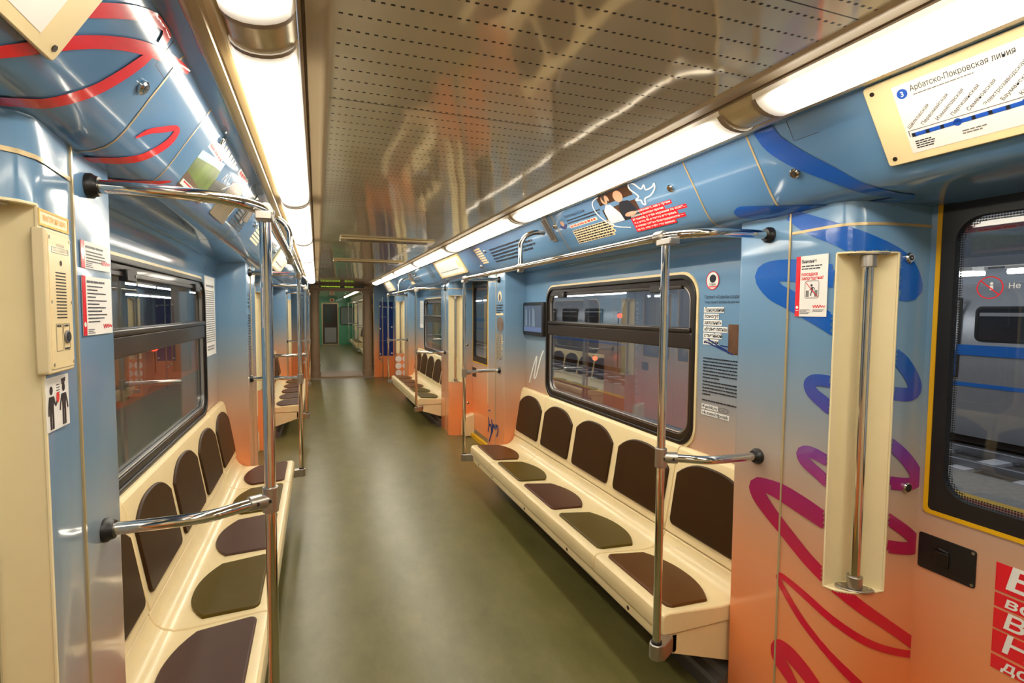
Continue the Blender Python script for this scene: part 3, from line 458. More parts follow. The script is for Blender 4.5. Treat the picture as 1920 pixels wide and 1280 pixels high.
 'red_c': [[-1.0814,1.204,1.9743,-1.0616,1.1619,1.9753],[-1.0716,1.204,1.9748,-1.0529,1.1644,1.9768],[-1.0616,1.2042,1.9753,-1.0445,1.1676,1.9785],[-1.0528,1.2075,1.9768,-1.0361,1.1707,1.9801],[-1.0444,1.2113,1.9785,-1.0277,1.1745,1.9823],[-1.0365,1.2156,1.9801,-1.0212,1.1819,1.9855],[-1.0284,1.2208,1.982,-1.0147,1.1892,1.9886],[-1.0218,1.2294,1.9852,-1.0081,1.1956,1.9917],[-1.014,1.2366,1.9889,-1.0013,1.2024,1.9961],[-1.0051,1.2415,1.9932,-0.9949,1.2104,2.0015],[-0.997,1.2502,1.9997,-0.9878,1.2175,2.0075],[-0.9891,1.2583,2.0064,-0.9807,1.2259,2.0148],[-0.9813,1.2672,2.0141,-0.9744,1.236,2.0227],[-0.9745,1.2782,2.0225,-0.968,1.2457,2.0307],[-0.9674,1.2887,2.0314,-0.9616,1.2557,2.0392],[-0.9602,1.2997,2.0413,-0.9555,1.2665,2.0485],[-0.953,1.3116,2.0523,-0.949,1.2767,2.0583],[-0.945,1.3231,2.0645,-0.9418,1.2866,2.0693],[-0.9365,1.3342,2.0776,-0.934,1.2965,2.0815],[-0.9282,1.345,2.0908,-0.9262,1.3062,2.094],[-0.9204,1.3546,2.1033,-0.9189,1.3152,2.1058],[-0.9131,1.363,2.115,-0.9121,1.3229,2.1165],[-0.9058,1.3694,2.126,-0.9054,1.3291,2.1266],[-0.8992,1.3746,2.136,-0.8992,1.3347,2.136],[-0.8935,1.3787,2.1447,-0.8937,1.3398,2.1443],[-0.8888,1.3813,2.1517,-0.8895,1.3441,2.1508],[-0.8852,1.3824,2.1572,-0.8862,1.3476,2.1558],[-0.8821,1.3829,2.1619,-0.8831,1.351,2.1604],[-0.8789,1.3836,2.1668,-0.8798,1.3545,2.1654]],
 'red_d': [[-0.9615,1.5706,2.0394,-0.9607,1.5615,2.0407],[-0.9569,1.5816,2.0464,-0.9558,1.568,2.0481],[-0.9523,1.5923,2.0534,-0.9508,1.574,2.0557],[-0.9478,1.6036,2.0603,-0.9456,1.5815,2.0636],[-0.9435,1.6162,2.0668,-0.9402,1.5923,2.0718],[-0.939,1.6319,2.0736,-0.9348,1.6079,2.0802],[-0.9343,1.6511,2.081,-0.9296,1.6266,2.0886],[-0.9296,1.6714,2.0886,-0.9246,1.6458,2.0966],[-0.9251,1.6903,2.0958,-0.9202,1.6628,2.1036],[-0.9206,1.7068,2.103,-0.9161,1.678,2.1102],[-0.9165,1.7209,2.1096,-0.912,1.693,2.1166],[-0.9136,1.7316,2.1143,-0.9082,1.7079,2.1223],[-0.9127,1.7349,2.1156,-0.9052,1.7256,2.1269],[-0.9129,1.7288,2.1153,-0.9047,1.7484,2.1277],[-0.9129,1.7276,2.1153,-0.9072,1.762,2.124],[-0.9144,1.7294,2.1129,-0.9105,1.7684,2.1189],[-0.9173,1.7304,2.1084,-0.9144,1.7717,2.113],[-0.9211,1.7303,2.1022,-0.9188,1.7736,2.1059],[-0.9258,1.7287,2.0947,-0.9243,1.7741,2.097],[-0.9312,1.7246,2.0861,-0.931,1.7711,2.0864],[-0.9374,1.7168,2.0762,-0.9385,1.763,2.0744],[-0.9452,1.7052,2.0643,-0.9473,1.7502,2.0609],[-0.9541,1.6902,2.0507,-0.9571,1.7333,2.0462],[-0.9629,1.6731,2.0373,-0.9671,1.7151,2.0318],[-0.9714,1.6585,2.0264,-0.9768,1.698,2.0197],[-0.9785,1.6426,2.0176,-0.9854,1.6797,2.0095],[-0.9853,1.6256,2.0096,-0.9942,1.6646,2.0021],[-0.9926,1.6114,2.0034,-1.0019,1.6479,1.9956],[-0.9996,1.5965,1.9975,-1.0108,1.6359,1.9905],[-1.0071,1.5832,1.9922,-1.0194,1.6244,1.9863],[-1.015,1.5727,1.9884,-1.0272,1.6111,1.9826],[-1.0224,1.5615,1.9849,-1.0361,1.6019,1.9802],[-1.03,1.5508,1.9814,-1.0445,1.5942,1.9785],[-1.0388,1.5469,1.9796,-1.0523,1.5861,1.9769],[-1.0472,1.5426,1.9779,-1.0595,1.577,1.9755],[-1.0552,1.538,1.9763,-1.0675,1.5713,1.975],[-1.0635,1.5348,1.9752,-1.0748,1.5652,1.9747],[-1.0719,1.5334,1.9748,-1.0814,1.5585,1.9743],[-1.0796,1.5311,1.9744,-1.0874,1.551,1.974],[-1.0872,1.5285,1.974,-1.093,1.5433,1.9737],[-1.0947,1.5261,1.9737,-1.0986,1.5359,1.9735]],
 'red_e': [[-1.1291,1.7583,1.9719,-1.1252,1.7475,1.9721],[-1.1239,1.7649,1.9722,-1.118,1.7483,1.9725],[-1.119,1.7713,1.9724,-1.1112,1.749,1.9728],[-1.1134,1.7781,1.9727,-1.1036,1.75,1.9732],[-1.106,1.7856,1.9731,-1.0945,1.7522,1.9737],[-1.0964,1.795,1.9736,-1.0834,1.7565,1.9742],[-1.0851,1.8059,1.9741,-1.0709,1.7623,1.9749],[-1.0723,1.8159,1.9748,-1.0574,1.7694,1.9759],[-1.0583,1.8237,1.9757,-1.0454,1.7812,1.9783],[-1.045,1.836,1.9784,-1.0321,1.7909,1.9809],[-1.0303,1.8465,1.9813,-1.0199,1.81,1.9861],[-1.0181,1.8673,1.987,-1.0084,1.8305,1.9916],[-1.0068,1.8854,1.9924,-0.999,1.855,1.998],[-0.9979,1.9053,1.999,-0.9919,1.8792,2.004],[-0.9902,1.9227,2.0054,-0.9855,1.9006,2.0094],[-0.9828,1.9391,2.0122,-0.9799,1.925,2.0158],[-0.9765,1.9623,2.0201,-0.9745,1.9526,2.0225]],
 'dove': [[0.8419,2.2009,2.2264,0.8384,2.1944,2.2311],[0.8439,2.1906,2.2237,0.8405,2.1844,2.2284],[0.8455,2.1801,2.2211,0.8424,2.1741,2.2258],[0.8473,2.1703,2.2182,0.8445,2.1636,2.2228],[0.8496,2.1616,2.2144,0.8474,2.1532,2.2181],[0.8536,2.1534,2.208,0.8518,2.144,2.2109],[0.8588,2.1456,2.1995,0.8571,2.136,2.2022],[0.8638,2.1375,2.1914,0.8618,2.1286,2.1946],[0.8671,2.1275,2.186,0.864,2.1229,2.191],[0.8664,2.1141,2.187,0.8635,2.1186,2.1917],[0.8634,2.1035,2.1919,0.8611,2.1105,2.1957],[0.8607,2.0956,2.1964,0.8582,2.1019,2.2004],[0.86,2.0959,2.1975,0.8571,2.0903,2.2022],[0.8606,2.0975,2.1965,0.8607,2.0873,2.1964],[0.8643,2.1,2.1905,0.8647,2.0899,2.1899],[0.8687,2.1022,2.1834,0.8683,2.0919,2.184],[0.8724,2.0981,2.1773,0.8699,2.0909,2.1814],[0.8736,2.0858,2.1753,0.8703,2.084,2.1807],[0.8734,2.071,2.1756,0.8702,2.0711,2.1809],[0.8727,2.0559,2.1769,0.8694,2.0571,2.1821],[0.8716,2.0433,2.1787,0.8686,2.0463,2.1836],[0.8696,2.0332,2.1819,0.8671,2.0388,2.1859],[0.867,2.0252,2.1861,0.8649,2.0319,2.1896],[0.8651,2.0201,2.1892,0.8628,2.0261,2.193],[0.8644,2.0246,2.1903,0.8627,2.016,2.1931],[0.8653,2.0253,2.1888,0.8657,2.0158,2.1882],[0.8686,2.028,2.1835,0.8694,2.0188,2.1821],[0.8725,2.0327,2.1772,0.8737,2.024,2.1752],[0.8758,2.0387,2.1719,0.8776,2.0312,2.1689],[0.8786,2.0469,2.1673,0.881,2.0409,2.1635],[0.8816,2.0579,2.1627,0.8843,2.0527,2.1585],[0.8844,2.07,2.1585,0.8873,2.0657,2.154],[0.8866,2.0816,2.1552,0.8898,2.0788,2.1503],[0.8877,2.0933,2.1534,0.8912,2.0926,2.1482],[0.8882,2.1064,2.1527,0.8917,2.1066,2.1474],[0.8888,2.1199,2.1518,0.8922,2.1185,2.1466],[0.8907,2.1324,2.1489,0.8933,2.1261,2.145],[0.8948,2.1402,2.1427,0.8957,2.1304,2.1412],[0.8995,2.1439,2.1355,0.8998,2.1334,2.1351],[0.9036,2.1461,2.1293,0.904,2.1357,2.1287],[0.9053,2.1478,2.1267,0.9074,2.1399,2.1236],[0.905,2.1467,2.1272,0.9086,2.1498,2.1217],[0.9044,2.1492,2.1281,0.9074,2.1569,2.1236],[0.903,2.1529,2.1302,0.9055,2.1621,2.1265],[0.9016,2.1555,2.1324,0.9032,2.166,2.13],[0.8998,2.1561,2.1352,0.9003,2.167,2.1343],[0.897,2.1553,2.1394,0.8973,2.1662,2.1389],[0.8937,2.1551,2.1443,0.8948,2.1659,2.1428],[0.8906,2.1587,2.149,0.8933,2.1672,2.145],[0.8888,2.1683,2.1518,0.8922,2.1733,2.1465],[0.8878,2.1803,2.1533,0.8914,2.1842,2.1478],[0.8871,2.1901,2.1544,0.8906,2.1952,2.1491],[0.8875,2.1918,2.1538,0.8881,2.203,2.1528],[0.8881,2.1908,2.1529,0.8849,2.1951,2.1577],[0.8868,2.1811,2.1548,0.8834,2.1841,2.1599],[0.885,2.1692,2.1575,0.882,2.174,2.1621],[0.8822,2.1604,2.1618,0.8809,2.1699,2.1638],[0.8786,2.1594,2.1673,0.8796,2.1701,2.1657],[0.8756,2.1628,2.1721,0.8772,2.1728,2.1695],[0.8726,2.1678,2.177,0.8744,2.1776,2.1741],[0.8694,2.173,2.1821,0.8713,2.1827,2.1791],[0.866,2.1793,2.1877,0.868,2.1888,2.1845],[0.8624,2.187,2.1936,0.8644,2.1965,2.1903],[0.8588,2.1939,2.1995,0.8605,2.204,2.1967],[0.8554,2.1981,2.205,0.8564,2.209,2.2034],[0.852,2.1989,2.2105,0.8522,2.21,2.2103],[0.8484,2.1974,2.2164,0.8481,2.2084,2.2169],[0.8446,2.195,2.2226,0.8442,2.2059,2.2232],[0.8404,2.1922,2.2285,0.84,2.2031,2.229]],
 'loop': [[0.8443,2.4921,2.223,0.8469,2.4903,2.2189],[0.8455,2.5083,2.2211,0.8481,2.5066,2.2169],[0.8466,2.5253,2.2193,0.8492,2.5235,2.2151],[0.848,2.542,2.217,0.8505,2.5388,2.213],[0.8503,2.5564,2.2133,0.8524,2.5508,2.2099],[0.8533,2.5673,2.2084,0.8549,2.5597,2.2059],[0.8569,2.5755,2.2025,0.8579,2.5666,2.2009],[0.8611,2.5811,2.1957,0.8615,2.5714,2.195],[0.8659,2.5843,2.1879,0.8659,2.5743,2.1878],[0.8715,2.5855,2.1787,0.8712,2.5754,2.1792],[0.8779,2.5845,2.1684,0.8773,2.5745,2.1694],[0.8851,2.5816,2.1574,0.8841,2.5716,2.1588],[0.8925,2.5757,2.1462,0.8912,2.566,2.1481],[0.9003,2.5661,2.1343,0.8989,2.5567,2.1365],[0.9087,2.5533,2.1217,0.907,2.5442,2.1242],[0.9166,2.5385,2.1095,0.9149,2.5298,2.1122],[0.9234,2.5228,2.0985,0.9216,2.5145,2.1015],[0.9292,2.5078,2.0893,0.9272,2.4999,2.0924],[0.9343,2.4925,2.0811,0.9322,2.4851,2.0845],[0.9389,2.475,2.0738,0.9366,2.4684,2.0775],[0.9432,2.4542,2.0672,0.9407,2.4483,2.0711],[0.947,2.4284,2.0614,0.9443,2.4234,2.0655],[0.9502,2.3992,2.0567,0.9474,2.3948,2.0608],[0.953,2.3693,2.0523,0.9503,2.3651,2.0564],[0.9559,2.3408,2.0479,0.9533,2.3366,2.0519]],
 'bay_scribble': [[1.2684,4.4517,0.9684,1.2684,4.4769,0.9674],[1.2684,4.4369,0.9949,1.2684,4.462,0.9941],[1.2684,4.4225,1.021,1.2684,4.4475,1.0203],[1.2684,4.4077,1.0474,1.2684,4.4324,1.0469],[1.2684,4.3913,1.0747,1.2684,4.4158,1.0745],[1.2684,4.3718,1.1056,1.2684,4.396,1.1057],[1.2684,4.3501,1.1389,1.2684,4.3741,1.1391],[1.2684,4.3294,1.1694,1.2684,4.3531,1.1699],[1.2684,4.3129,1.1924,1.2684,4.3363,1.1932],[1.2684,4.3006,1.2081,1.2684,4.3235,1.2094],[1.2684,4.2912,1.2184,1.2684,4.3132,1.2207],[1.2684,4.3002,1.2188,1.2684,4.2911,1.2283],[1.2684,4.3053,1.218,1.2684,4.2812,1.2198],[1.2684,4.3083,1.201,1.2684,4.2843,1.2021],[1.2684,4.3161,1.1732,1.2684,4.292,1.1742],[1.2684,4.3259,1.1418,1.2684,4.3017,1.1429],[1.2684,4.3348,1.1143,1.2684,4.3106,1.1154],[1.2684,4.3439,1.0905,1.2684,4.3196,1.0915],[1.2684,4.354,1.0671,1.2684,4.3296,1.0682],[1.2684,4.3622,1.0466,1.2684,4.3377,1.0481],[1.2684,4.3656,1.0314,1.2684,4.3408,1.0343],[1.2684,4.362,1.0213,1.2684,4.3382,1.0268],[1.2684,4.3496,1.0151,1.2684,4.3353,1.0246],[1.2684,4.3246,1.0183,1.2684,4.3395,1.0241],[1.2684,4.3095,1.0283,1.2684,4.3319,1.0295],[1.2684,4.2963,1.0451,1.2684,4.3197,1.0451],[1.2684,4.2816,1.0689,1.2684,4.3051,1.0686],[1.2684,4.2663,1.0955,1.2684,4.2897,1.0953],[1.2684,4.2516,1.121,1.2684,4.2748,1.1209],[1.2684,4.2376,1.1458,1.2684,4.2607,1.1457],[1.2684,4.2237,1.1714,1.2684,4.2467,1.1714],[1.2684,4.2099,1.1961,1.2684,4.2327,1.1964],[1.2684,4.1962,1.218,1.2684,4.2186,1.2188],[1.2684,4.1825,1.2363,1.2684,4.2045,1.2376],[1.2684,4.1689,1.2521,1.2684,4.1904,1.2538],[1.2684,4.1552,1.2671,1.2684,4.1765,1.2689],[1.2684,4.1415,1.2825,1.2684,4.1628,1.2843]],
 'script_dark1': [[1.0476,4.9909,0.6222,1.0463,5.0047,0.6265],[1.0486,4.98,0.6277,1.0473,4.9936,0.632],[1.0495,4.9708,0.6323,1.0485,4.9809,0.6382],[1.0496,4.9694,0.6332,1.0503,4.9622,0.6425],[1.0499,4.9661,0.6319,1.0515,4.9483,0.6398],[1.0505,4.9591,0.6274,1.0521,4.9394,0.6347],[1.0513,4.9514,0.6226,1.0527,4.9312,0.63]],
 'script_dark2': [[1.0462,5.0052,0.5582,1.0485,4.981,0.5641],[1.0471,4.9962,0.5361,1.0493,4.9722,0.5421],[1.0479,4.9874,0.5143,1.0502,4.9633,0.5199],[1.0482,4.9844,0.491,1.0504,4.9602,0.4954],[1.0474,4.9929,0.4589,1.0496,4.9688,0.4624],[1.046,5.0073,0.4242,1.0483,4.9832,0.4275],[1.0453,5.0156,0.405,1.0475,4.9916,0.4081],[1.0478,4.9886,0.416,1.0455,5.0128,0.4126],[1.0486,4.9797,0.4391,1.0464,5.0036,0.4361],[1.0497,4.9683,0.4606,1.0475,4.9916,0.4587],[1.051,4.9538,0.479,1.049,4.9759,0.4784],[1.0523,4.9371,0.4954,1.0508,4.9565,0.4976],[1.0519,4.942,0.4965,1.0534,4.9208,0.5061],[1.0526,4.9315,0.4829,1.0543,4.9064,0.4895],[1.0533,4.9222,0.4553,1.055,4.897,0.4611],[1.0533,4.9222,0.4243,1.055,4.8969,0.4288],[1.0523,4.9363,0.3913,1.054,4.9115,0.3946],[1.0505,4.9594,0.3539,1.0524,4.9354,0.3567],[1.0484,4.9821,0.3161,1.0506,4.9587,0.3188]],
 'script_dark3': [[1.0532,4.9236,0.5497,1.0549,4.8985,0.5558],[1.054,4.9113,0.5188,1.0557,4.8863,0.525],[1.0548,4.899,0.488,1.0565,4.8741,0.4941],[1.0552,4.8934,0.4617,1.0569,4.8683,0.4667],[1.0547,4.9013,0.4363,1.0563,4.8766,0.4397],[1.0537,4.9156,0.4145,1.0553,4.8917,0.4166],[1.055,4.8968,0.4129,1.0533,4.9219,0.4087],[1.0558,4.884,0.4416,1.0542,4.9088,0.4382],[1.0573,4.8623,0.488,1.0556,4.8867,0.4851],[1.0584,4.8458,0.5161,1.0569,4.8676,0.5164],[1.0573,4.8616,0.506,1.0584,4.8354,0.5125],[1.0576,4.8582,0.4825,1.0584,4.8312,0.489],[1.0584,4.8408,0.4679,1.0584,4.8365,0.4782],[1.0584,4.8082,0.4908,1.0584,4.8363,0.4878],[1.0584,4.7888,0.5179,1.0584,4.8169,0.5148],[1.0584,4.8043,0.5251,1.0584,4.7775,0.5342],[1.0584,4.8094,0.5095,1.0584,4.7804,0.5144],[1.0584,4.8209,0.478,1.0584,4.7917,0.4832],[1.0584,4.8174,0.4581,1.0584,4.801,0.4695],[1.0584,4.7805,0.4821,1.0584,4.8084,0.4789],[1.0584,4.7577,0.5131,1.0584,4.7851,0.5103],[1.0584,4.7464,0.5269,1.0584,4.7587,0.5328],[1.0584,4.7553,0.5188,1.0584,4.7272,0.5263],[1.0584,4.7481,0.4992,1.0584,4.7197,0.5058],[1.0584,4.7471,0.4775,1.0584,4.7186,0.4831],[1.0584,4.755,0.4564,1.0584,4.7268,0.4609],[1.0584,4.7694,0.4326,1.0584,4.7413,0.4368],[1.0584,4.7839,0.4084,1.0584,4.7557,0.4127]],
}
# ------------------------------------------------------------ the car shell
Y0, Y1 = -1.05, 13.10            # our half of the articulated car
BAYS = [(1.705, 4.565), (7.22, 10.0)]
PILLARS = [(-.78, -.25), (1.705, 1.18), (4.565, 5.10), (7.22, 6.62), (10.0, 10.5), (12.0, 11.46)]
DOORS = [(-.25, 1.18), (5.10, 6.62), (10.5, 11.46)]
COVE = [(.788, 2.208), (.792, 2.2125), (.815, 2.2185), (.835, 2.2235), (.841, 2.2245), (.8455, 2.2235), (.88, 2.168), (.915, 2.115), (.94, 2.075), (.965, 2.037), (.985, 2.012), (1.005, 1.995), (1.03, 1.983), (1.06, 1.977), (1.16, 1.972), (1.36, 1.966)]
def plan(yb, yd, s):
    d = 1 if yd > yb else -1
    P = [(1.29, yb), (1.075, yb), (1.063, yb+d*.004), (1.06, yb+d*.016), (1.06, yb+(yd-yb)*.48), (1.053, yd-d*.2), (1.046, yd-d*.125), (1.046, yd-d*.085), (1.058, yd-d*.05), (1.085, yd-d*.025),
         (1.115, yd-d*.01), (1.15, yd), (1.205, yd+d*.0055), (1.25, yd+d*.01), (1.36, yd+d*.02)]
    return [(s*x, y) for x, y in P]
SIDE = {1: 'right', -1: 'left'}

def pillar(parent, yb, yd, s, mat='wrap', rec=True):
    d = 1 if yd > yb else -1
    L = plan(yb, yd, s); zs = [0.0, .70, 1.815, 1.985]
    o = MB().sheet_z(L, zs, (lambda i, j: j == 1 and 7 <= i <= 11) if rec else None).build('door_pillar', mat, parent, sharp=50)
    # cream joint strips of the pillar cladding
    ys = yb+(yd-yb)*.465
    m = MB().box(s*1.0555, s*1.0612, ys-.0035, ys+.0035, 0, 1.98)
    line = [(x, y) for x, y in L[4:]]
    off = [(p[0]-s*.0025, p[1]-(-d)*-.0025 if p[0]*s > 1.1 else p[1]) for p in line]
    off = []
    for i, p in enumerate(line):
        a = Vector(line[max(i-1, 0)]+(0,)); b = Vector(line[min(i+1, len(line)-1)]+(0,)); t = (b-a).normalized(); nn = Vector((t.y, -t.x, 0))
        if nn.x*s > .15 or (abs(nn.x) <= .15 and nn.y*d < 0): nn = -nn
        off.append((p[0]+nn.x*.003, p[1]+nn.y*.003))
    m.sheet_z([p for p in off if (p[1]-ys)*d >= -.002], [1.900, 1.909])
    m.build('joint_strip', 'tan_trim', o)
    if rec:
        R = [(1.046, .085), (1.09, .086), (1.135, .086), (1.155, .083), (1.170, .074), (1.180, .056), (1.190, .03), (1.205, -.0055)]
        R = [(s*x, yd-d*e) for x, e in R]
        k = MB().sheet_z(R, [.70, 1.815])
        front = [L[i] for i in range(7, 13)]
        for z in (.70, 1.815):
            poly = R+front[-2:0:-1]
            k.add([(x, y, z) for x, y in poly], [tuple(range(len(poly)))])
        k.build('pole_recess', 'cream_rec', o, sharp=50)
        rim = MB()
        for i in (7, 12):
            x, y = L[i]; rim.tube([(x, y, .70), (x, y, 1.815)], .0035, 6)
        for z in (.70, 1.815): rim.tube([(x, y, z) for x, y in front], .0035, 6)
        rim.build('recess_rim', 'cream_rec', o)
    return o

def grab_pole(yd, d, s, label):
    t = thing('grab_pole', label, 'pole', 'grab poles in the door pillar recesses')
    x, y = s*1.125, yd-d*.035
    MB().cyl((x, y, .73), (x, y, 1.80), .0165, 20).build('pole', 'chrome', t)
    for z, h in ((.7005, 1), (1.8145, -1)):
        f = MB().plate(circ(0, 0, .058, 24, .030), frame((x, y, z), (s*.75, -d*-.66, 0), (-s*-.66*-d, .75*s*s, 0), (0, 0, h)), 0, .006)
        fl = f.build('flange', 'satin', t, bevel=.0015)
        MB().cyl((x, y, z+h*.006), (x, y, z+h*.046), .024, 20).build('collar', 'satin', fl, bevel=.002)
        b = MB()
        for q in (-1, 1): b.cyl((x+s*.042*q*.75, y+d*.042*q*.66, z+h*.005), (x+s*.042*q*.75, y+d*.042*q*.66, z+h*.009), .006, 10)
        b.build('screw', 'chrome', fl)
    place(t, (x, y, .70))

def panel_lock(o, n, parent, r=.017):
    o, n = Vector(o), Vector(n).normalized()
    k = MB().tube([o, o+n*.006, o+n*.010], [r, r, r*.78], 20).build('panel_lock', 'chrome', parent, sharp=30)
    MB().tube([o+n*.0095, o+n*.0108], [r*.5, r*.5], 14).build('keyhole', 'dark_gap', k)
    MB().tube([o+n*.0105, o+n*.0118], [r*.2, r*.18], 8).build('key_pin', 'chrome', k)

WIN_Z0, WIN_Z1 = .905, 1.825
CN = Vector((-.843, 0, -.538)); CV = Vector((-.538, 0, .843))
def cove_frame(s, y): return frame((s*.845, y, 2.225), (0, -s, 0), (-s*.538, 0, .843), (-s*.843, 0, -.538))

RIBBON_SKIP = lambda m: .699 < m[2] < 1.816 and 1.042 < abs(m[0]) < 1.208 and 1.16 < m[1] < 1.267
walls = {}
win_no = door_no = 0
for s in (1, -1):
    w = walls[s] = thing('wall_'+SIDE[s], 'blue to orange film-wrapped %s side wall of the metro car' % SIDE[s], 'wall', kind='structure')
    for yb, yd in PILLARS:
        o = pillar(w, yb, yd, s, 'wrap_low' if (s < 0 and yb == 1.705) else 'wrap')
        if (yb, yd) == (1.705, 1.18):
            if s > 0:
                MB().strip(BAKED['ribbon_pillar'], RIBBON_SKIP, ('v', plan(yb, yd, s)), 14).build('printed_ribbon', 'ribbon', o, weld=False)
                panel_lock((1.241, 1.168, 1.799), (-.1, -1, 0), o); panel_lock((1.278, 1.165, 1.045), (-.1, -1, 0), o)
        if (yb, yd) == (7.22, 6.62):
            panel_lock((s*1.27, 6.61, 1.18), (-s*.1, -1, 0), o); panel_lock((s*1.28, 6.61, .42), (-s*.1, -1, 0), o)
        if (yb, yd) == (4.565, 5.10) and s > 0:
            m = MB()
            for k in (1, 2, 3): m.strip(BAKED['script_dark%d' % k], None, ('v', plan(yb, yd, s)), 1)
            m.build('printed_script', 'navy_print', o, weld=False)
        if (yb, yd) == (12.0, 11.46) and s > 0:
            m = MB(); fr = frame((1.13, 11.455, 0), (1, 0, 0), (0, 0, 1), (0, -1, 0))
            for a in range(2):
                for b in range(3): m.plate(circ(-.055+.15*a, .28+.15*b, .066, 20), fr, .0005, .0015)
            m.build('printed_dots', 'paper', o)
    # cove above the doors and windows
    cv = MB().sheet_y(COVE, [Y0, Y1], s).build('cove_panel', 'cove', w, sharp=25)
    m = MB()
    seams = ([1.463, 1.80, 3.085, 4.90, 6.75, 7.30, 8.62, 9.9, 11.0] if s > 0 else [1.50, 1.86, 3.12, 4.95, 6.75, 7.30, 8.62, 9.9, 11.0])
    for y in seams:
        P = [(x-.0015*.84, z-.0015*.54) for x, z in COVE[4:]]
        m.sheet_y(P, [y-.004, y+.004], s)
    m.build('joint_strip', 'tan_trim', cv)
    locks = [(1.933, .888, 2.154), (1.339, .935, 2.080), (3.0 if s < 0 else 3.104, .882, 2.161), (4.62, .885, 2.158), (4.95, .955, 2.05), (8.3, .885, 2.158), (9.4, .90, 2.135)]
    if s < 0: locks = [(1.433, .912, 2.118), (2.121, .853, 2.211), (3.6, .90, 2.135), (5.2, .9, 2.135), (8.4, .9, 2.135)]
    for y, x, z in locks: panel_lock((s*x, y, z), (-s*.843, 0, -.538), cv)
    if s > 0:
        MB().strip(BAKED['ribbon_haunch'], None, ('h', COVE)).build('printed_ribbon', 'ribbon', cv, weld=False)
        MB().strip(BAKED['dove'], None, ('h', COVE), 1).build('printed_dove_outline', 'white_print', cv, weld=False)
        MB().strip(BAKED['loop'], None, ('h', COVE), 1).build('printed_loop_line', 'white_print', cv, weld=False)
        fr = frame((1.0, 0, 1.998), (0, -1, 0), (-.8, 0, .5), (-.5, 0, -.85))
    else:
        m = MB()
        for k in 'abcde': m.strip(BAKED['red_'+k], None, ('h', [(-x, z) for x, z in COVE]))
        m.build('printed_ribbon', 'red_print', cv, weld=False)
    # slim service flap outline near the lamp
    m = MB(); fr = cove_frame(s, 1.30 if s > 0 else 1.42)
    for a0, a1, b0, b1 in ((.0, .09, -.0705, -.069), (.0, .0015, -.07, .02)): m.plate(rect(a0, a1, b0, b1), fr, .0005, .0012)
    m.build('flap_outline', 'dark_gap', cv)
    # window bays
    for i, (a, b) in enumerate(BAYS):
        yc = (a+b)/2; y0, y1 = (2.20, 4.085) if i == 0 else (7.75, 9.52)
        fr = frame((s*1.27, 0, 0), (0, 1, 0), (0, 0, 1), (-s, 0, 0))
        hole = rrect(y1-y0-.03, WIN_Z1-WIN_Z0-.03, .115, 6, (y0+y1)/2, (WIN_Z0+WIN_Z1)/2)
        cor = [(a, 0.0), (b, 0.0), (b, 1.86), (a, 1.86)]
        outer = [cor[k//7] for k in range(28)]
        p = MB().ring(outer, hole, fr, -.03, 0).build('bay_panel', 'wrap', w)
        top = [(1.27, 1.858), (1.268, 1.90), (1.255, 1.945), (1.225, 1.972), (1.18, 1.982), (1.06, 1.98)]
        MB().sheet_y(top, [a, b], s).build('bay_top', 'cove', w)
        # skirting box along the floor under the bench
        kb = MB().prism_y([(1.0, 0), (1.0, .055), (1.012, .068), (1.05, .072), (1.06, .10), (1.075, .105), (1.29, .105), (1.29, 0)], a, b, s)
        tag(kb.build('baseboard_'+SIDE[s], 'duct'), 'grey metal heater skirting on the floor under the %s %s bench' % ('near' if i == 0 else 'far', SIDE[s]), 'skirting', kind='structure')
        # window
        win_no += 1
        W = thing('window_%d' % win_no, 'black framed two-pane window above the %s %s bench' % ('near' if i == 0 else 'far', SIDE[s]), 'window', kind='structure')
        h, wd, cy, cz = WIN_Z1-WIN_Z0, y1-y0, (y0+y1)/2, (WIN_Z0+WIN_Z1)/2
        o1 = rrect(wd, h, .125, 8, cy, cz); o2 = rrect(wd-.012, h-.012, .122, 8, cy, cz); o3 = rrect(wd-.115, h-.125, .085, 8, cy, cz); o4 = rrect(wd-.06, h-.06, .105, 8, cy, cz)
        MB().ring(rrect(wd+.016, h+.016, .13, 8, cy, cz), o2, fr, -.01, .007).build('cream_rim', 'cream', W)
        fm = MB().ring(o2, o4, fr, -.03, .015).build('frame', 'rubber', W, bevel=.003)
        MB().ring(o4, o3, fr, -.03, .004).build('inner_frame', 'brown_frame', W, bevel=.003)
        g = MB().plate(rrect(wd-.10, h-.11, .09, 6, cy, cz), fr, -.020, -.016)
        g.build('glass', 'glass', W)
        bz = 1.478
        MB().plate(rect(cy-wd/2+.035, cy+wd/2-.035, bz-.05, bz+.035), fr, -.02, .010).build('crossbar', 'brown_frame', W, bevel=.006)
        MB().plate(rect(cy-wd/2+.045, cy+wd/2-.045, bz+.035, bz+.062), fr, -.02, .018).build('sash_rail', 'brown_frame', W, bevel=.008)
        ln = MB().ring(rrect(wd-.118, h-.128, .085, 8, cy, cz), rrect(wd-.134, h-.144, .077, 8, cy, cz), fr, -.016, .001)
        ln.build('bright_bead', 'satin', W, bevel=.002)
        MB().plate(rect(cy-wd/2+.12, cy+wd/2-.12, WIN_Z1-.082, WIN_Z1-.062), fr, -.01, .016).build('top_rail', 'brown_frame', W, bevel=.004)
        for q in (-.33, .33):
            l = MB().plate(rect(cy+q*wd-.06, cy+q*wd+.06, WIN_Z1-.098, WIN_Z1-.052), fr, 0, .03).build('latch', 'black', W, bevel=.004)
            MB().plate(circ(cy+q*wd-s*.04, WIN_Z1-.075, .006, 10), fr, .03, .033).build('latch_screw', 'satin', l)
    # plain side wall beside the gangway
    MB().box(s*1.24, s*1.27, 12.0, Y1, 0, 2.0).build('end_bay_panel', 'wrap', w)
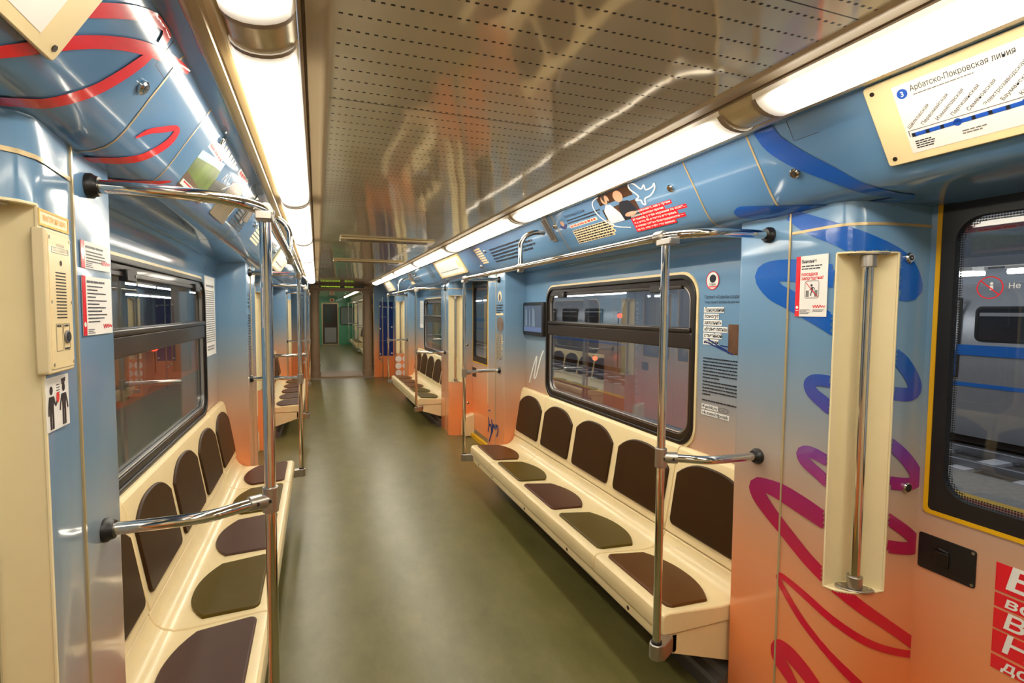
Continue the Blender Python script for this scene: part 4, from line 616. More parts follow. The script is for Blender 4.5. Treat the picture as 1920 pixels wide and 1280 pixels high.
    MB().box(s*1.24, s*1.29, Y0, -.78, 0, 2.0).build('end_bay_panel', 'wrap', w)
    # doors
    for i, (a, b) in enumerate(DOORS):
        door_no += 1
        D = thing('door_%d' % door_no, '%s sliding door in the %s wall, orange below and blue above' % (('nearest', 'middle', 'farthest')[i], SIDE[s]), 'door', kind='structure')
        mid = (a+b)/2; X = 1.335
        fr = frame((s*X, 0, 0), (0, 1, 0), (0, 0, 1), (-s, 0, 0))
        for q, (c, e) in enumerate(((a-.03, mid-.004), (mid+.004, b+.035))):
            gy0, gy1 = (c+.10, e-.07) if q == 0 else (c+.07, e-.075)
            gz0, gz1 = .968, 1.985
            hole = rrect(gy1-gy0, gz1-gz0, .016, 6, (gy0+gy1)/2, (gz0+gz1)/2)
            cor = [(c, .06), (e, .06), (e, 2.01), (c, 2.01)]
            lf = MB().ring([cor[k//7] for k in range(28)], hole, fr, -.035, 0).build('leaf', 'wrap', D)
            w_, h_, cy, cz = gy1-gy0, gz1-gz0, (gy0+gy1)/2, (gz0+gz1)/2
            MB().ring(rrect(w_+.004, h_+.004, .016, 6, cy, cz), rrect(w_-.022, h_-.022, .012, 6, cy, cz), fr, -.02, .005).build('yellow_seal', 'yellow', lf)
            MB().ring(rrect(w_-.02, h_-.02, .014, 6, cy, cz), rrect(w_-.10, h_-.13, .075, 6, cy, cz), fr, -.025, .002).build('rubber_border', 'black', lf)
            MB().plate(rrect(w_-.05, h_-.06, .05, 6, cy, cz), fr, -.018, -.014).build('glass', 'glass', lf)
            MB().ring(rrect(w_-.098, h_-.128, .075, 6, cy, cz), rrect(w_-.135, h_-.165, .060, 6, cy, cz), fr, -.0135, -.0125).build('dotted_border', 'frit', lf, weld=False)
            MB().plate(rect(c, e, .03, .10), fr, -.03, .001).build('kick_plate', 'alu', lf)
            if q == 1:
                k = MB().plate(rrect(.165, .118, .008, 3, b-.112, .837), fr, 0, .004).build('lock_plate', 'black', lf, bevel=.001)
                MB().plate(rrect(.045, .05, .006, 3, b-.10, .83), fr, .004, .010).build('latch_flap', 'rubber', k, bevel=.002)
                mm = MB().tube([Vector((s*(X-.006), b-.12, .858)), Vector((s*(X-.016), b-.10, .866)), Vector((s*(X-.006), b-.08, .858))], .003, 8)
                mm.build('latch_handle', 'rubber', k)
                mm = MB()
                for dy, dz in ((-.185, .05), (-.185, -.05)): mm.plate(circ(b-.112-(.0745), .837+dz, .0045, 10), fr, .004, .006)
                mm.build('screw', 'satin', k)
        MB().box(s*1.29, s*1.33, a, b, .0, .05).build('yellow_sill', 'yellow', D)
for s in (1, -1):
    for yb, yd in PILLARS:
        d = 1 if yd > yb else -1
        if d < 0 and yd > 0:
            nm = {1.18: 'nearest', 6.62: 'second', 11.46: 'farthest'}[yd]
            grab_pole(yd, d, s, 'vertical chrome grab pole in the cream recess of the %s %s door pillar' % (nm, SIDE[s]))

# floor, ceiling, lamp channels
fl = MB().box(-1.40, 1.40, Y0, 13.25, -.03, 0).build('floor', 'floor'); tag(fl, 'worn green linoleum floor of the car', 'floor', kind='structure')
cl = MB().sheet_y([(-.53, 2.222), (-.51, 2.225), (.51, 2.225), (.53, 2.222)], [Y0, Y1]).build('ceiling', 'ceiling'); tag(cl, 'glossy beige perforated ceiling panels', 'ceiling', kind='structure')
for i, s in enumerate((1, -1)):
    T = thing('trim_%d' % (i+1), 'beige lamp channel moulding along the %s edge of the ceiling' % SIDE[s], 'trim', kind='structure')
    MB().sheet_y([(.508, 2.2252), (.516, 2.2195), (.523, 2.2180), (.531, 2.2195), (.540, 2.2205), (.563, 2.2200)], [Y0, Y1], s).build('bead', 'bead', T)
    MB().sheet_y([(.563, 2.2200), (.565, 2.232), (.5695, 2.232), (.571, 2.2185), (.5775, 2.2185), (.579, 2.232)], [Y0, Y1], s).build('groove', 'brown_wall', T)
    MB().sheet_y([(.580, 2.221), (.591, 2.200), (.602, 2.191), (.616, 2.183), (.636, 2.177), (.655, 2.1745), (.675, 2.175), (.691, 2.179), (.704, 2.1855), (.713, 2.194), (.716, 2.21)], [Y0, Y1], s).build('channel_back', 'tan_trim', T)
    MB().sheet_y([(.714, 2.215), (.7185, 2.208), (.724, 2.204), (.732, 2.203), (.745, 2.203), (.748, 2.206), (.752, 2.206), (.755, 2.203), (.772, 2.204), (.784, 2.206), (.788, 2.208)], [Y0, Y1], s).build('outer_lip', 'lip', T)
LAMPS = [(-.62, 1.17), (1.30, 3.105), (3.15, 4.905), (4.95, 6.70), (6.745, 8.48), (8.525, 10.20), (10.245, 11.95)]
ORD = ['first', 'second', 'third', 'fourth', 'fifth', 'sixth', 'seventh']
LENS = [(.579, 2.218), (.583, 2.205), (.590, 2.195), (.600, 2.186), (.615, 2.178), (.635, 2.172), (.655, 2.1695), (.675, 2.170), (.692, 2.174), (.706, 2.181), (.715, 2.190), (.719, 2.201), (.714, 2.214), (.60, 2.225)]
for s in (1, -1):
    for i, (a, b) in enumerate(LAMPS):
        t = thing('ceiling_light', 'glowing strip lamp on the %s ceiling edge, %s from the front' % (SIDE[s], ORD[i]), 'lamp', 'strip lamps along the ceiling edges')
        MB().prism_y(LENS, a, b, s).build('diffuser', 'lens', t, sharp=60)
        for y in (a, b):
            P = [(x, z-.0015) for x, z in LENS[1:11]]
            MB().sheet_y(P, [y-.009, y+.009], s).build('end_ring', 'brown_wall', t)
        place(t, (s*.66, (a+b)/2, 2.22))
# ceiling vents and cross joints farther down the car
for i, (y, x0, x1) in enumerate(((4.70, -.36, .42), (6.78, -.36, .48))):
    t = thing('ceiling_vent', 'narrow slotted vent across the ceiling, %s' % ('the nearer of two' if i == 0 else 'the farther of two'), 'vent', 'vents across the ceiling')
    MB().box(x0, x1, y-.10, y+.10, 2.208, 2.224).build('frame', 'tan_trim', t, bevel=.004)
    m = MB(); n = 40
    for k in range(n):
        x = x0+.05+(x1-x0-.10)*k/n; m.box(x, x+.010, y-.05, y+.05, 2.2065, 2.209)
    m.build('slots', 'dark_gap', t); place(t, (0, y, 2.22))
# rear wall behind the viewer and the gangway wall
tag(MB().box(-1.40, 1.40, Y0-.04, Y0, 0, 2.32).build('wall_back', 'cream_dull'), 'cream end wall behind the viewer', 'wall', kind='structure')
wf = thing('wall_front', 'orange and blue end wall around the gangway', 'wall', kind='structure')
MB().box(.72, 1.28, Y1, Y1+.05, 0, 2.32).build('end_panel', 'wrap', wf)
MB().box(-1.28, -.72, Y1, Y1+.05, 0, 2.32).build('end_panel', 'wrap', wf)
MB().box(-.72, .72, Y1, Y1+.05, 2.06, 2.34).build('header', 'brown_wall', wf)
MB().box(.715, .732, Y1-.012, Y1, 0, 2.06).build('edge_strip', 'tan_trim', wf)
MB().box(-.732, -.715, Y1-.012, Y1, 0, 2.06).build('edge_strip', 'tan_trim', wf)
t = thing('destination_display', 'dark ticker display with small green letters above the gangway', 'display')
MB().box(-.70, .70, Y1-.10, Y1, 2.10, 2.20).build('housing', 'brown_wall', t, bevel=.008)
MB().box(-.50, .50, Y1-.104, Y1-.10, 2.135, 2.185).build('screen', 'black', t)
m = MB(); fr = frame((0, Y1-.1045, 2.175), (1, 0, 0), (0, 0, 1), (0, -1, 0))
bars(m, fr, -.46, -.006, [.42], .05, .018, .001); bars(m, fr, .06, -.006, [.20], .05, .018, .001)
m.build('led_letters', 'green_led', t); place(t, (0, Y1, 2.10))
tag(MB().box(-.72, .72, 13.16, 14.25, -.03, .045).build('trim_3', 'brown_wall'), 'raised brown sill plate in the gangway', 'sill', kind='structure')
tag(MB().box(-.72, .72, Y1-.01, 13.16, 0, .012).build('trim_4', 'satin'), 'bright metal threshold strip before the gangway', 'sill', kind='structure')
for nm, x0, x1, y in (('left', -.71, -.505, 13.20), ('right', .485, .71, 13.20)):
    t = thing('gangway_column', 'tall brown rounded bellows column on the %s of the gangway' % nm, 'column', 'bellows columns of the gangway')
    n = 24; cx = (x0+x1)/2; w_ = x1-x0; vs = []
    m = MB()
    def outl(g): return [(x, yy) for x, yy in rrect(w_+g, .30+g, .09, 6, cx, y+.1)]
    for (z0, z1, g) in ((.0, .10, .03), (.10, .16, .04), (.16, .30, .01), (.30, .33, .03), (.33, 2.02, 0), (2.02, 2.10, .05)):
        P = outl(g); k = len(P)
        m.add([(x, yy, z0) for x, yy in P]+[(x, yy, z1) for x, yy in P], [tuple(range(k)), tuple(range(k, 2*k))]+[(i, (i+1) % k, (i+1) % k+k, i+k) for i in range(k)])
    m.build('bellows', 'brown_wall', t)
    MB().cyl((cx+(w_/2+.01)*(1 if nm == 'right' else -1)-.02*(1 if nm == 'right' else -1), y-.06, 1.75), (cx+(w_/2-.01)*(1 if nm == 'right' else -1), y-.06, 2.0), .012, 8).build('rod', 'chrome', t)
    place(t, (cx, y+.1, 0))
t = thing('ceiling_trim_plate', 'brown gangway roof plate above the columns', 'panel', kind='structure'); t.name = 'trim_5'
MB().box(-.72, .72, Y1+.05, 14.25, 2.16, 2.20).build('roof_plate', 'brown_wall', t)
for x0, x1 in ((-.78, -.72), (.72, .78)):
    MB().box(x0, x1, 13.15, 14.25, 0, 2.1).build('side_plate', 'brown_wall', t)

# ------------------------------------------------------------ benches
def bench(y0, y1, s, label, seats, backs, simple=False):
    t = thing('bench', label, 'bench', 'five-seat benches along the walls')
    P = (y1-y0)/5.0
    units = [(0, 1), (1, 4), (4, 5)] if not simple else [(0, 5)]
    seatp = [(.742, .316), (.736, .330), (.737, .384), (.741, .396), (.752, .405), (.77, .407), (.82, .404), (1.03, .388), (1.08, .390), (1.115, .404), (1.14, .428), (1.155, .458), (1.158, .472), (1.20, .472), (1.20, .316)]
    backp = [(1.154, .478), (1.166, .535), (1.222, .875), (1.232, .902), (1.246, .914), (1.268, .916), (1.268, .478)]
    for a, b in units:
        MB().prism_y(seatp, y0+a*P+.003, y0+b*P-.003, s).build('seat_shell', 'cream', t, sharp=28, bevel=.006)
        MB().prism_y(backp, y0+a*P+.003, y0+b*P-.003, s).build('back_shell', 'cream', t, sharp=28, bevel=.006)
    fs = frame((s*.785, 0, .4065), (s*.9972, 0, -.0745), (0, 1, 0), (s*.0745, 0, .9972))
    bx = (s*.1627, 0, .9867)
    fb = frame((s*1.165, 0, .53), (s*.163, 0, .9866), (0, 1, 0), (-s*.9866, 0, .163))
    order = range(5)
    for i in order:
        yc = y0+(i+.5)*P; hw = P*.5-.036
        # seat pad: straight front edge, round rear
        out = []
        def arc(cx, cy, r, a0, a1, n=6): return [(cx+r*math.cos(math.radians(a0+(a1-a0)*k/n)), cy+r*math.sin(math.radians(a0+(a1-a0)*k/n))) for k in range(n+1)]
        D = .285
        q = arc(.03, yc-hw+.03, .03, 270, 180)
        lft = [(0, yc-hw+.06), (0, yc+hw-.06)]
        q2 = arc(.03, yc+hw-.03, .03, 180, 90)
        rear = []
        for k in range(13):
            f = -1+2*k/12.0
            rear.append((D-.075*abs(f)**2.2, yc-f*(hw-.012)))
        out = q+lft+q2+rear
        pm = MB().plate(out, fs, -.004, .011)
        pm.build('seat_pad', 'pad_'+seats[i], t, sharp=30, bevel=.007)
        # back pad: arched top
        H = .345; out = []
        bw = hw+.004
        out += arc(.025, yc-bw+.035, .03, 270, 180, 4)+arc(.025, yc+bw-.035, .03, 180, 90, 4)
        for k in range(15):
            f = -1+2*k/14.0
            out.append((H-.085*abs(f)**2.6, yc-f*(bw-.002)))
        MB().plate(out, fb, -.004, .012).build('back_pad', 'pad_'+backs[i], t, sharp=30, bevel=.007)
    MB().prism_y([(.758, .309), (.755, .300), (.760, .256), (.80, .228), (.815, .238), (.815, .309)], y0+.012, y1-.012, s).build('front_skirt', 'cream', t, sharp=28, bevel=.003)
    sb = MB()
    for f in (.10, .32, .55, .80, .93): sb.cyl((s*.7555, y0+f*(y1-y0), .281), (s*.766, y0+f*(y1-y0), .281), .0095, 12)
    sb.build('bolt_hole', 'dark_gap', t)
    for e, ye in ((1, y0+.012), (-1, y1-.012)):
        MB().prism_y([(.79, .312), (1.20, .314), (1.20, .085), (1.09, .131), (.79, .230)], ye, ye+e*.022, s).build('end_panel', 'cream', t, sharp=28, bevel=.003)
    MB().prism_y([(.81, .236), (1.20, .095), (1.20, .085), (.81, .226)], y0+.04, y1-.04, s).build('under_pan', 'cream_dull', t)
    place(t, (s*1.0, (y0+y1)/2, 0))
    return t
bench(1.712, 4.558, 1, 'cream bench with brown and olive vinyl pads under the near right window', ['brown', 'olive', 'red', 'olive', 'brown'], ['dark']*5)
bench(1.712, 4.558, -1, 'cream bench with plum and olive vinyl pads behind the intercom pillar, lower left', ['plum', 'olive', 'plum', 'olive', 'red'], ['dark']*5)
bench(7.227, 9.993, 1, 'second cream bench with dark brown pads on the right, beyond the middle door', ['olive', 'olive', 'brown', 'brown', 'brown'], ['dark']*5)
bench(7.227, 9.993, -1, 'second cream bench with dull reddish pads on the left, behind the tall poles', ['plum', 'plum', 'red', 'red', 'brown'], ['dark']*5)

# ------------------------------------------------------------ handrails
def clamp(m, p, axis, L, r=.022):
    p = Vector(p); a = Vector(axis).normalized(); m.cyl(p-a*L/2, p+a*L/2, r, 18)
def handrail(y0, y1, s, label, arms=True):
    t = thing('handrail', label, 'handrail', 'chrome handrails in front of the benches')
    ZR, ZL, X = 1.905, 1.062, .685
    rs = .0165
    ya, yb = y0-.03, y1+.03            # poles stand just beyond the bench ends
    path = [(s*1.058, y0-.155, ZR+.008), (s*.93, y0-.152, ZR+.008), (s*.82, y0-.140, ZR+.006), (s*.745, y0-.105, ZR+.003), (s*.70, y0-.045, ZR), (s*X, y0+.04, ZR)]
    pb = [(x, y0+y1-y, z) for x, y, z in path][::-1]
    MB().tube(smooth(path, 5)+smooth(pb, 5), rs, 16).build('top_rail', 'chrome', t, sharp=60)
    for y, e in ((ya, 1), (yb, -1)):
        MB().cyl((s*X, y, .30), (s*X, y, ZR-.01), .0158, 18).build('pole', 'chrome', t, sharp=60)
        lr = [(s*1.058, y-e*.105, ZL), (s*.90, y-e*.100, ZL), (s*.82, y-e*.085, ZL), (s*.76, y-e*.045, ZL), (s*(X+.02), y-e*.008, ZL)]
        MB().tube(smooth(lr, 5), .0158, 16).build('low_rail', 'chrome', t, sharp=60)
        for z, yy in ((ZR+.008, y0-.155 if e > 0 else y1+.155), (ZL, y-e*.105)):
            MB().tube([(s*1.063, yy, z), (s*1.05, yy, z), (s*1.046, yy, z), (s*1.036, yy, z)], [.030, .030, .026, .023], 18).build('socket', 'black', t, sharp=50)
        m = MB(); clamp(m, (s*X, y, ZL), (0, 0, 1), .075, .0225)
        dv = Vector((s*.055, -e*.028, 0)); m.cyl(Vector((s*X, y, ZL)), Vector((s*X, y, ZL))+dv, .0215, 18)
        c = m.build('tee_clamp', 'satin', t, bevel=.002)
        sc = MB()
        for f in (.55, .0):
            pz = Vector((s*X, y, ZL))+dv*f+Vector((0, -e*.022, 0)); sc.cyl(pz, pz+Vector((0, -e*.003, 0)), .0055, 10)
        sc.build('clamp_screw', 'dark_gap', c)
        m = MB(); m.box(s*(X-.022), s*(X+.022), y-.055, y+.03, ZR-.035, ZR-.012); clamp(m, (s*X, y+e*.035, ZR), (0, 1, 0), .045, .0235)
        m.build('rail_clamp', 'satin', t, bevel=.003)
        # foot bracket from the pole to the bench front
        fr = frame((s*X, y, .262), (s, 0, 0), (0, 1, 0), (0, 0, 1))
        foot = [(.02, -.028), (.085, e*.03-.022), (.085, e*.03+.028), (.02, .028), (-.012, .026), (-.026, .012), (-.028, 0), (-.026, -.012), (-.012, -.026)]
        b = MB().plate(foot, fr, 0, .062).build('foot_bracket', 'satin', t, bevel=.004)
        MB().tube([(s*X, y, .315), (s*X, y, .332)], [.0215, .0205], 18).build('foot_ring', 'black', b)
    if arms:
        for y in ([3.20] if y0 < 5 else [(y0+y1)/2+.1]):
            ap = [(s*X, y, ZR), (s*X, y, ZR+.10), (s*(X+.005), y, ZR+.15), (s*(X+.04), y, ZR+.20), (s*(X+.10), y, ZR+.225), (s*(X+.165), y, ZR+.225)]
            MB().tube(smooth(ap, 4), .0148, 16).build('support_arm', 'chrome', t, sharp=60)
            m = MB(); clamp(m, (s*X, y, ZR), (0, 1, 0), .05, .0225); m.box(s*(X-.016), s*(X+.016), y-.018, y+.018, ZR-.035, ZR); m.build('rail_clamp', 'satin', t, bevel=.003)
            fr = cove_frame(s, y)
            pl = MB().plate(rect(-.03, .03, -.17, .0), fr, .0005, .006)
            pl.plate([(-.004, -.15), (.004, -.15), (.004, -.01), (-.004, -.01)], fr, .006, .03)
            pl.build('wall_bracket', 'satin', t, bevel=.002)
    place(t, (s*X, (y0+y1)/2, 0))
handrail(1.712, 4.558, 1, 'nearest chrome handrail with two poles along the right bench')
handrail(1.712, 4.558, -1, 'nearest chrome handrail with the thick foreground pole along the left bench')
handrail(7.09, 9.99, 1, 'farther chrome handrail with two poles along the second right bench')
handrail(7.09, 9.99, -1, 'farther chrome handrail with thin poles along the second left bench')
for s in (1, -1):        # hoop rails standing beside the gangway
    t = thing('hoop_rail', 'slim chrome hoop rail on posts beside the gangway, %s side' % SIDE[s], 'handrail', 'hoop rails beside the gangway')
    x = s*.86
    MB().tube(smooth([(x, Y1-.02, 1.93), (x, Y1-.35, 1.92), (x, 12.45, 1.90)], 3), .012, 12).build('top_rail', 'chrome', t)
    MB().cyl((x, 12.45, .0), (x, 12.45, 1.90), .014, 14).build('pole', 'chrome', t)
    MB().tube(smooth([(x-s*.05, 12.7, 1.90), (x-s*.05, 12.7, .60), (x-s*.03, 12.65, .48), (x, 12.47, .42)], 4), .012, 12).build('hoop', 'chrome', t)
    place(t, (x, 12.45, 0))
# ------------------------------------------------------------ stickers, maps, prints
Z = (0, 0, 1)
def sticker(name, label, cat, fr, w, h, mat='paper', t=.0012, group=None, r=0.0):
    o = thing(name, label, cat, group)
    MB().plate(rect(0, w, 0, h) if not r else rrect(w, h, r, 4, w/2, h/2), fr, 0.0, t).build('sheet', mat, o)
    o.location = fr[0]
    for c in o.children: c.matrix_parent_inverse = Matrix.Translation(-fr[0])
    return o
def sub(m, name, mat, o):
    k = m.build(name, mat, o, weld=False)
    for c in o.children: c.matrix_parent_inverse = Matrix.Translation(-Vector(o.location))
    return k
T = .0018       # print sits just above its sheet
def squiggle(m, fr, a, b, w, h):
    P = [(a+w*k/10.0, b+h*(.5+.5*(1, -1)[k % 2]*(1 if k < 7 else .6))) for k in range(11)]
    for q in stroke2d(P, h*.28, 3): m.plate(q, fr, T-.0004, T)

# boarding-forbidden sticker on the right pillar
fr = frame((1.0536, 1.425, 1.608), (-.0113, -.134, 0), Z, (-.134, .0113, 0))
o = sticker('warning_sticker', 'white sticker with red side band and a crossed-out running man, on the right pillar', 'sticker', fr, .134, .21)
m = MB().plate(rect(0, .019, 0, .21), fr, .0008, T); text(m, 'посадка', fr, .025, .141, width=.068, size=.0165, off=T, bold=True); text(m, 'запрещена!', fr, .025, .127, width=.092, size=.0165, off=T, bold=True)
squiggle(m, fr, .078, .030, .050, .009)
for q in stroke2d([(.045, .118), (.097, .068)], .0022, 1): m.plate(q, fr, T+.0004, T+.0008)
sub(m, 'red_print', 'red_print', o)
m = MB(); text(m, 'Внимание!', fr, .025, .185, width=.062, size=.0165, off=T, bold=True); bars(m, fr, .025, .176, [.085, .08], .009, .004, T)
m.ring(rrect(.060, .060, .008, 4, .071, .093), rrect(.057, .057, .0065, 4, .071, .093), fr, T-.0003, T)
m.plate(circ(.070, .107, .0045, 12), fr, T, T+.0002)
for P, wd in (([(.071, .101), (.074, .088)], .008), ([(.074, .089), (.083, .080), (.088, .073)], .004), ([(.073, .089), (.069, .081), (.067, .071)], .004), ([(.073, .100), (.081, .098), (.083, .092)], .003), ([(.070, .100), (.066, .093), (.062, .091)], .003)):
    for q in stroke2d(P, wd, 3): m.plate(q, fr, T, T+.0002)
bars(m, fr, .022, .024, [.042, .030, .042, .038], .0042, .0018, T); bars(m, fr, .078, .024, [.045, .040], .0042, .0018, T)
sub(m, 'black_print', 'dark_print', o)
m = MB().plate(rect(.046, .059, .068, .090), fr, T-.0004, T-.0001).plate(rect(.083, .095, .068, .090), fr, T-.0004, T-.0001); sub(m, 'grey_print', 'grey_print', o)
m = MB().plate(circ(.0095, .032, .0055, 14), fr, T, T+.0003); bars(m, fr, .004, .022, [.012], .004, .002, T+.0003); sub(m, 'white_mark', 'white_print', o)

# two stickers, intercom, pictogram and number plate on the left pillar
for (y, z, w, h, nm, lab, rows) in ((1.494, 1.714, .183, .064, 'passenger_notice', 'smaller white sticker with red side band above the larger one, on the left pillar', [.10, .115, .12, .10]),
                             (1.493, 1.556, .185, .140, 'rules_notice', 'larger white notice with red side band and numbered lines, on the left pillar', [.095, .06, .115, .05, .118, .07, .11, .085, .118, .10, .07])):
    fr = frame((-1.0585, y, z), (0, 1, 0), Z, (1, 0, 0))
    o = sticker(nm, lab, 'sticker', fr, w, h)
    m = MB().plate(rect(0, .020, 0, h), fr, .0008, T); squiggle(m, fr, w-.062, .014, .058, .010); sub(m, 'red_print', 'red_print', o)
    m = MB(); bars(m, fr, .028, h-.010, [.11], .01, .0052, T); bars(m, fr, .030, h-.022, rows, .0085 if h > .1 else .0075, .003, T)
    bars(m, fr, .028, .014, [.035, .03, .04], .0042, .0018, T); sub(m, 'black_print', 'dark_print', o)
    m = MB().plate(circ(.010, .026, .006, 14), fr, T, T+.0003); sub(m, 'white_mark', 'white_print', o)

fr = frame((-1.0475, 1.248, 1.492), (-.003, .115, 0), Z, (.115, .003, 0)); fr = (fr[0], fr[1]*.64, fr[2], fr[3])
t = thing('intercom', 'beige emergency intercom panel with speaker slots and round button on the left pillar', 'intercom')
MB().plate(rrect(.178, .280, .006, 3, .089, .140), fr, -.004, .020).build('housing', 'cream_dull', t, bevel=.004)
fp = MB().plate(rrect(.160, .262, .004, 3, .091, .140), fr, .018, .0215).build('face_plate', 'cream', t, bevel=.001)
m = MB()
for k in range(15): m.plate(rect(.052, .126, .108+k*.0063, .1105+k*.0063), fr, .0213, .0220)
m.build('speaker_slots', 'dark_gap', fp)
m = MB(); text(m, 'ЭКСТРЕННАЯ', fr, .091, .2485, width=.058, size=.0075, off=.0222, align='c'); text(m, 'СВЯЗЬ С МАШИНИСТОМ', fr, .091, .2385, width=.110, size=.0075, off=.0222, align='c')
m.ring(rect(.031, .151, .235, .2465), rect(.0318, .1502, .2358, .2457), fr, .0213, .0220)
for a0, a1 in ((.040, .086), (.094, .140)): m.ring(rrect(a1-a0, .054, .003, 3, (a0+a1)/2, .070), rrect(a1-a0-.0015, .0525, .0025, 3, (a0+a1)/2, .070), fr, .0213, .0220)
bars(m, fr, .047, .0945, [.030], .005, .0035, .0222); bars(m, fr, .101, .0945, [.030], .005, .0035, .0222); bars(m, fr, .101, .0485, [.034], .005, .0035, .0222)
m.build('lettering', 'dark_print', fp, weld=False)
MB().plate(circ(.093, .217, .007, 14, .0055), fr, .0213, .0222).build('microphone_hole', 'dark_gap', fp)
b = MB().plate(circ(.117, .070, .020, 22, .0135), fr, .0213, .025).build('call_button', 'grey_print', t, bevel=.001)
MB().plate(circ(.117, .070, .015, 18, .010), fr, .025, .0262).build('button_cap', 'dark_print', b)
m = MB()
for a, b_ in ((.018, .264), (.164, .264), (.018, .018), (.164, .018), (.018, .14), (.164, .14)): m.plate(circ(a, b_, .0035, 10), fr, .0213, .0228)
m.build('screw', 'satin', t); place(t, fr[0])

fr = frame((-1.0440, 1.262, 1.376), (-.004, .130, 0), Z, (.130, .004, 0)); fr = (fr[0], fr[1]*.84, fr[2], fr[3])
o = sticker('pictogram_sticker', 'white sticker of two black figures, one in a cap, below the intercom', 'sticker', fr, .130, .107)
m = MB()
def man(x, cap, arm):
    m.plate(circ(x, .081, .0085, 14), fr, T-.0003, T)
    m.plate([(x-.013, .069), (x+.013, .069), (x+.010, .036), (x-.010, .036)], fr, T-.0003, T)
    for q in (-1, 1): m.plate(rect(x+q*.006-.0045, x+q*.006+.0045, .004, .038), fr, T-.0003, T)
    for P in arm:
        for q in stroke2d(P, .006, 3): m.plate(q, fr, T-.0003, T)
    if cap:
        m.plate([(x-.010, .092), (x+.011, .092), (x+.013, .101), (x-.012, .099)], fr, T-.0003, T); m.plate(rect(x-.012, x+.006, .088, .0915), fr, T, T+.0002)
man(.028, False, [[(.040, .066), (.050, .050), (.060, .060)], [(.017, .066), (.012, .045), (.012, .032)]])
man(.098, True, [[(.110, .066), (.117, .048), (.121, .036)], [(.086, .066), (.078, .050), (.075, .036)]])
bars(m, fr, .058, .090, [.018]*5, .0055, .0016, T)
sub(m, 'black_print', 'dark_print', o)
m = MB().plate(circ(.063, .064, .0085, 18, .011), fr, T, T+.0004); sub(m, 'red_spot', 'red_print', o)

fr = frame((-1.0440, 1.262, 1.778), (-.0065, .152, 0), Z, (.152, .0065, 0)); fr = (fr[0], fr[1]*.95, fr[2], fr[3])
o = sticker('car_number_plate', 'small cream and yellow car number plate above the intercom', 'plate', fr, .152, .032, 'label_cream', .0025)
m = MB().ring(rect(0, .152, 0, .032), rect(.005, .147, .0045, .0275), fr, .0024, .0032); sub(m, 'yellow_border', 'yellow', o)
m = MB(); text(m, 'ВАГОН № 3090', fr, .076, .011, width=.115, size=.0145, off=.0032, align='c', bold=True); sub(m, 'lettering', 'yellow', o)

# notice beside the left window
fr = frame((-1.2685, 4.125, 1.29), (0, 1, 0), Z, (1, 0, 0))
o = sticker('wall_notice', 'tall white printed notice between the near left window and the pillar', 'notice', fr, .37, .56)
m = MB(); bars(m, fr, .05, .50, [.27], .02, .014, T); bars(m, fr, .03, .46, [.31]*24, .0155, .007, T); bars(m, fr, .05, .07, [.25]*2, .02, .012, T); sub(m, 'grey_print', 'grey_print', o)
fr = frame((-1.2685, 9.55, 1.29), (0, 1, 0), Z, (1, 0, 0))
fr = frame((1.2685, 9.95, 1.30), (0, -1, 0), Z, (-1, 0, 0))
o = sticker('wall_notice', 'tall pale notice beside the far right window', 'notice', fr, .33, .50)
m = MB(); bars(m, fr, .03, .46, [.27]*20, .02, .008, T); sub(m, 'grey_print', 'grey_print', o)

# printed text block on the bay wall right of the near right window
fr = frame((1.2685, 2.150, 0), (0, -1, 0), Z, (-1, 0, 0))
o = thing('wall_text_print', 'printed search-project text with white highlighted lines right of the near right window', 'wall print')
m = MB().plate(circ(.052, 1.776, .043, 28), fr, 0, .0008)
ys = [1.632-.0315*k for k in range(6)]; wds = [.132, .098, .118, .158, .122, .100]
for z, w in zip(ys, wds): m.plate(rect(-.004, w+.004, z-.0135, z+.0140), fr, .0006, .0012)
m.plate(rect(-.002, .112, 1.139, 1.163), fr, 0, .0012); m.plate(rect(-.002, .190, 1.108, 1.133), fr, 0, .0012)
m.build('white_highlights', 'white_print', o)
m = MB()
for z, w, s_ in zip(ys, wds, ('Поисковики', 'помогут', 'заполнить', '«белые пятна»', 'семейной', 'истории')): text(m, s_, fr, .002, z-.0075, width=w, size=.027, off=T, shear=.16, bold=True)
text(m, 'Проект «Судьба солдата»', fr, 0, 1.688, width=.262, size=.024, off=T); text(m, 'Участвуют более 50 регионов', fr, 0, 1.664, width=.262, size=.019, off=T)
text(m, 'rf-poisk.ru', fr, .003, 1.145, width=.105, size=.023, off=T, bold=True); text(m, 'vk.com/rfpoisk', fr, .003, 1.114, width=.182, size=.023, off=T, bold=True)
bars(m, fr, 0, 1.396, [.30, .31, .30, .31, .29, .31, .12], .0160, .0056, T); bars(m, fr, 0, 1.280, [.30, .31, .31, .30, .06], .0160, .0056, T); bars(m, fr, 0, 1.186, [.26], .016, .0056, T)
m.ring(circ(.152, 1.151, .032, 20, .012), circ(.152, 1.151, .030, 20, .0105), fr, T-.0003, T); text(m, 'сайт', fr, .152, 1.147, size=.010, off=T, align='c')
m.plate(circ(.054, 1.785, .022, 18, .020), fr, T, T+.0004); text(m, 'СУДЬБА', fr, .052, 1.752, width=.046, size=.014, off=T, align='c', bold=True)
m.build('black_print', 'dark_print', o, weld=False)
m = MB().ring(circ(.052, 1.776, .045, 28), circ(.052, 1.776, .041, 28), fr, .0008, T)
m.plate(rect(.028, .078, 1.743, 1.748), fr, .0008, T); m.build('emblem_ring', 'red_print', o)
m = MB().plate(rect(.168, .290, 1.425, 1.565), fr, 0, .0010)
m.build('brown_photo', plain('photo_brown', (96, 68, 48), .3, var=.5), o)
m = MB()
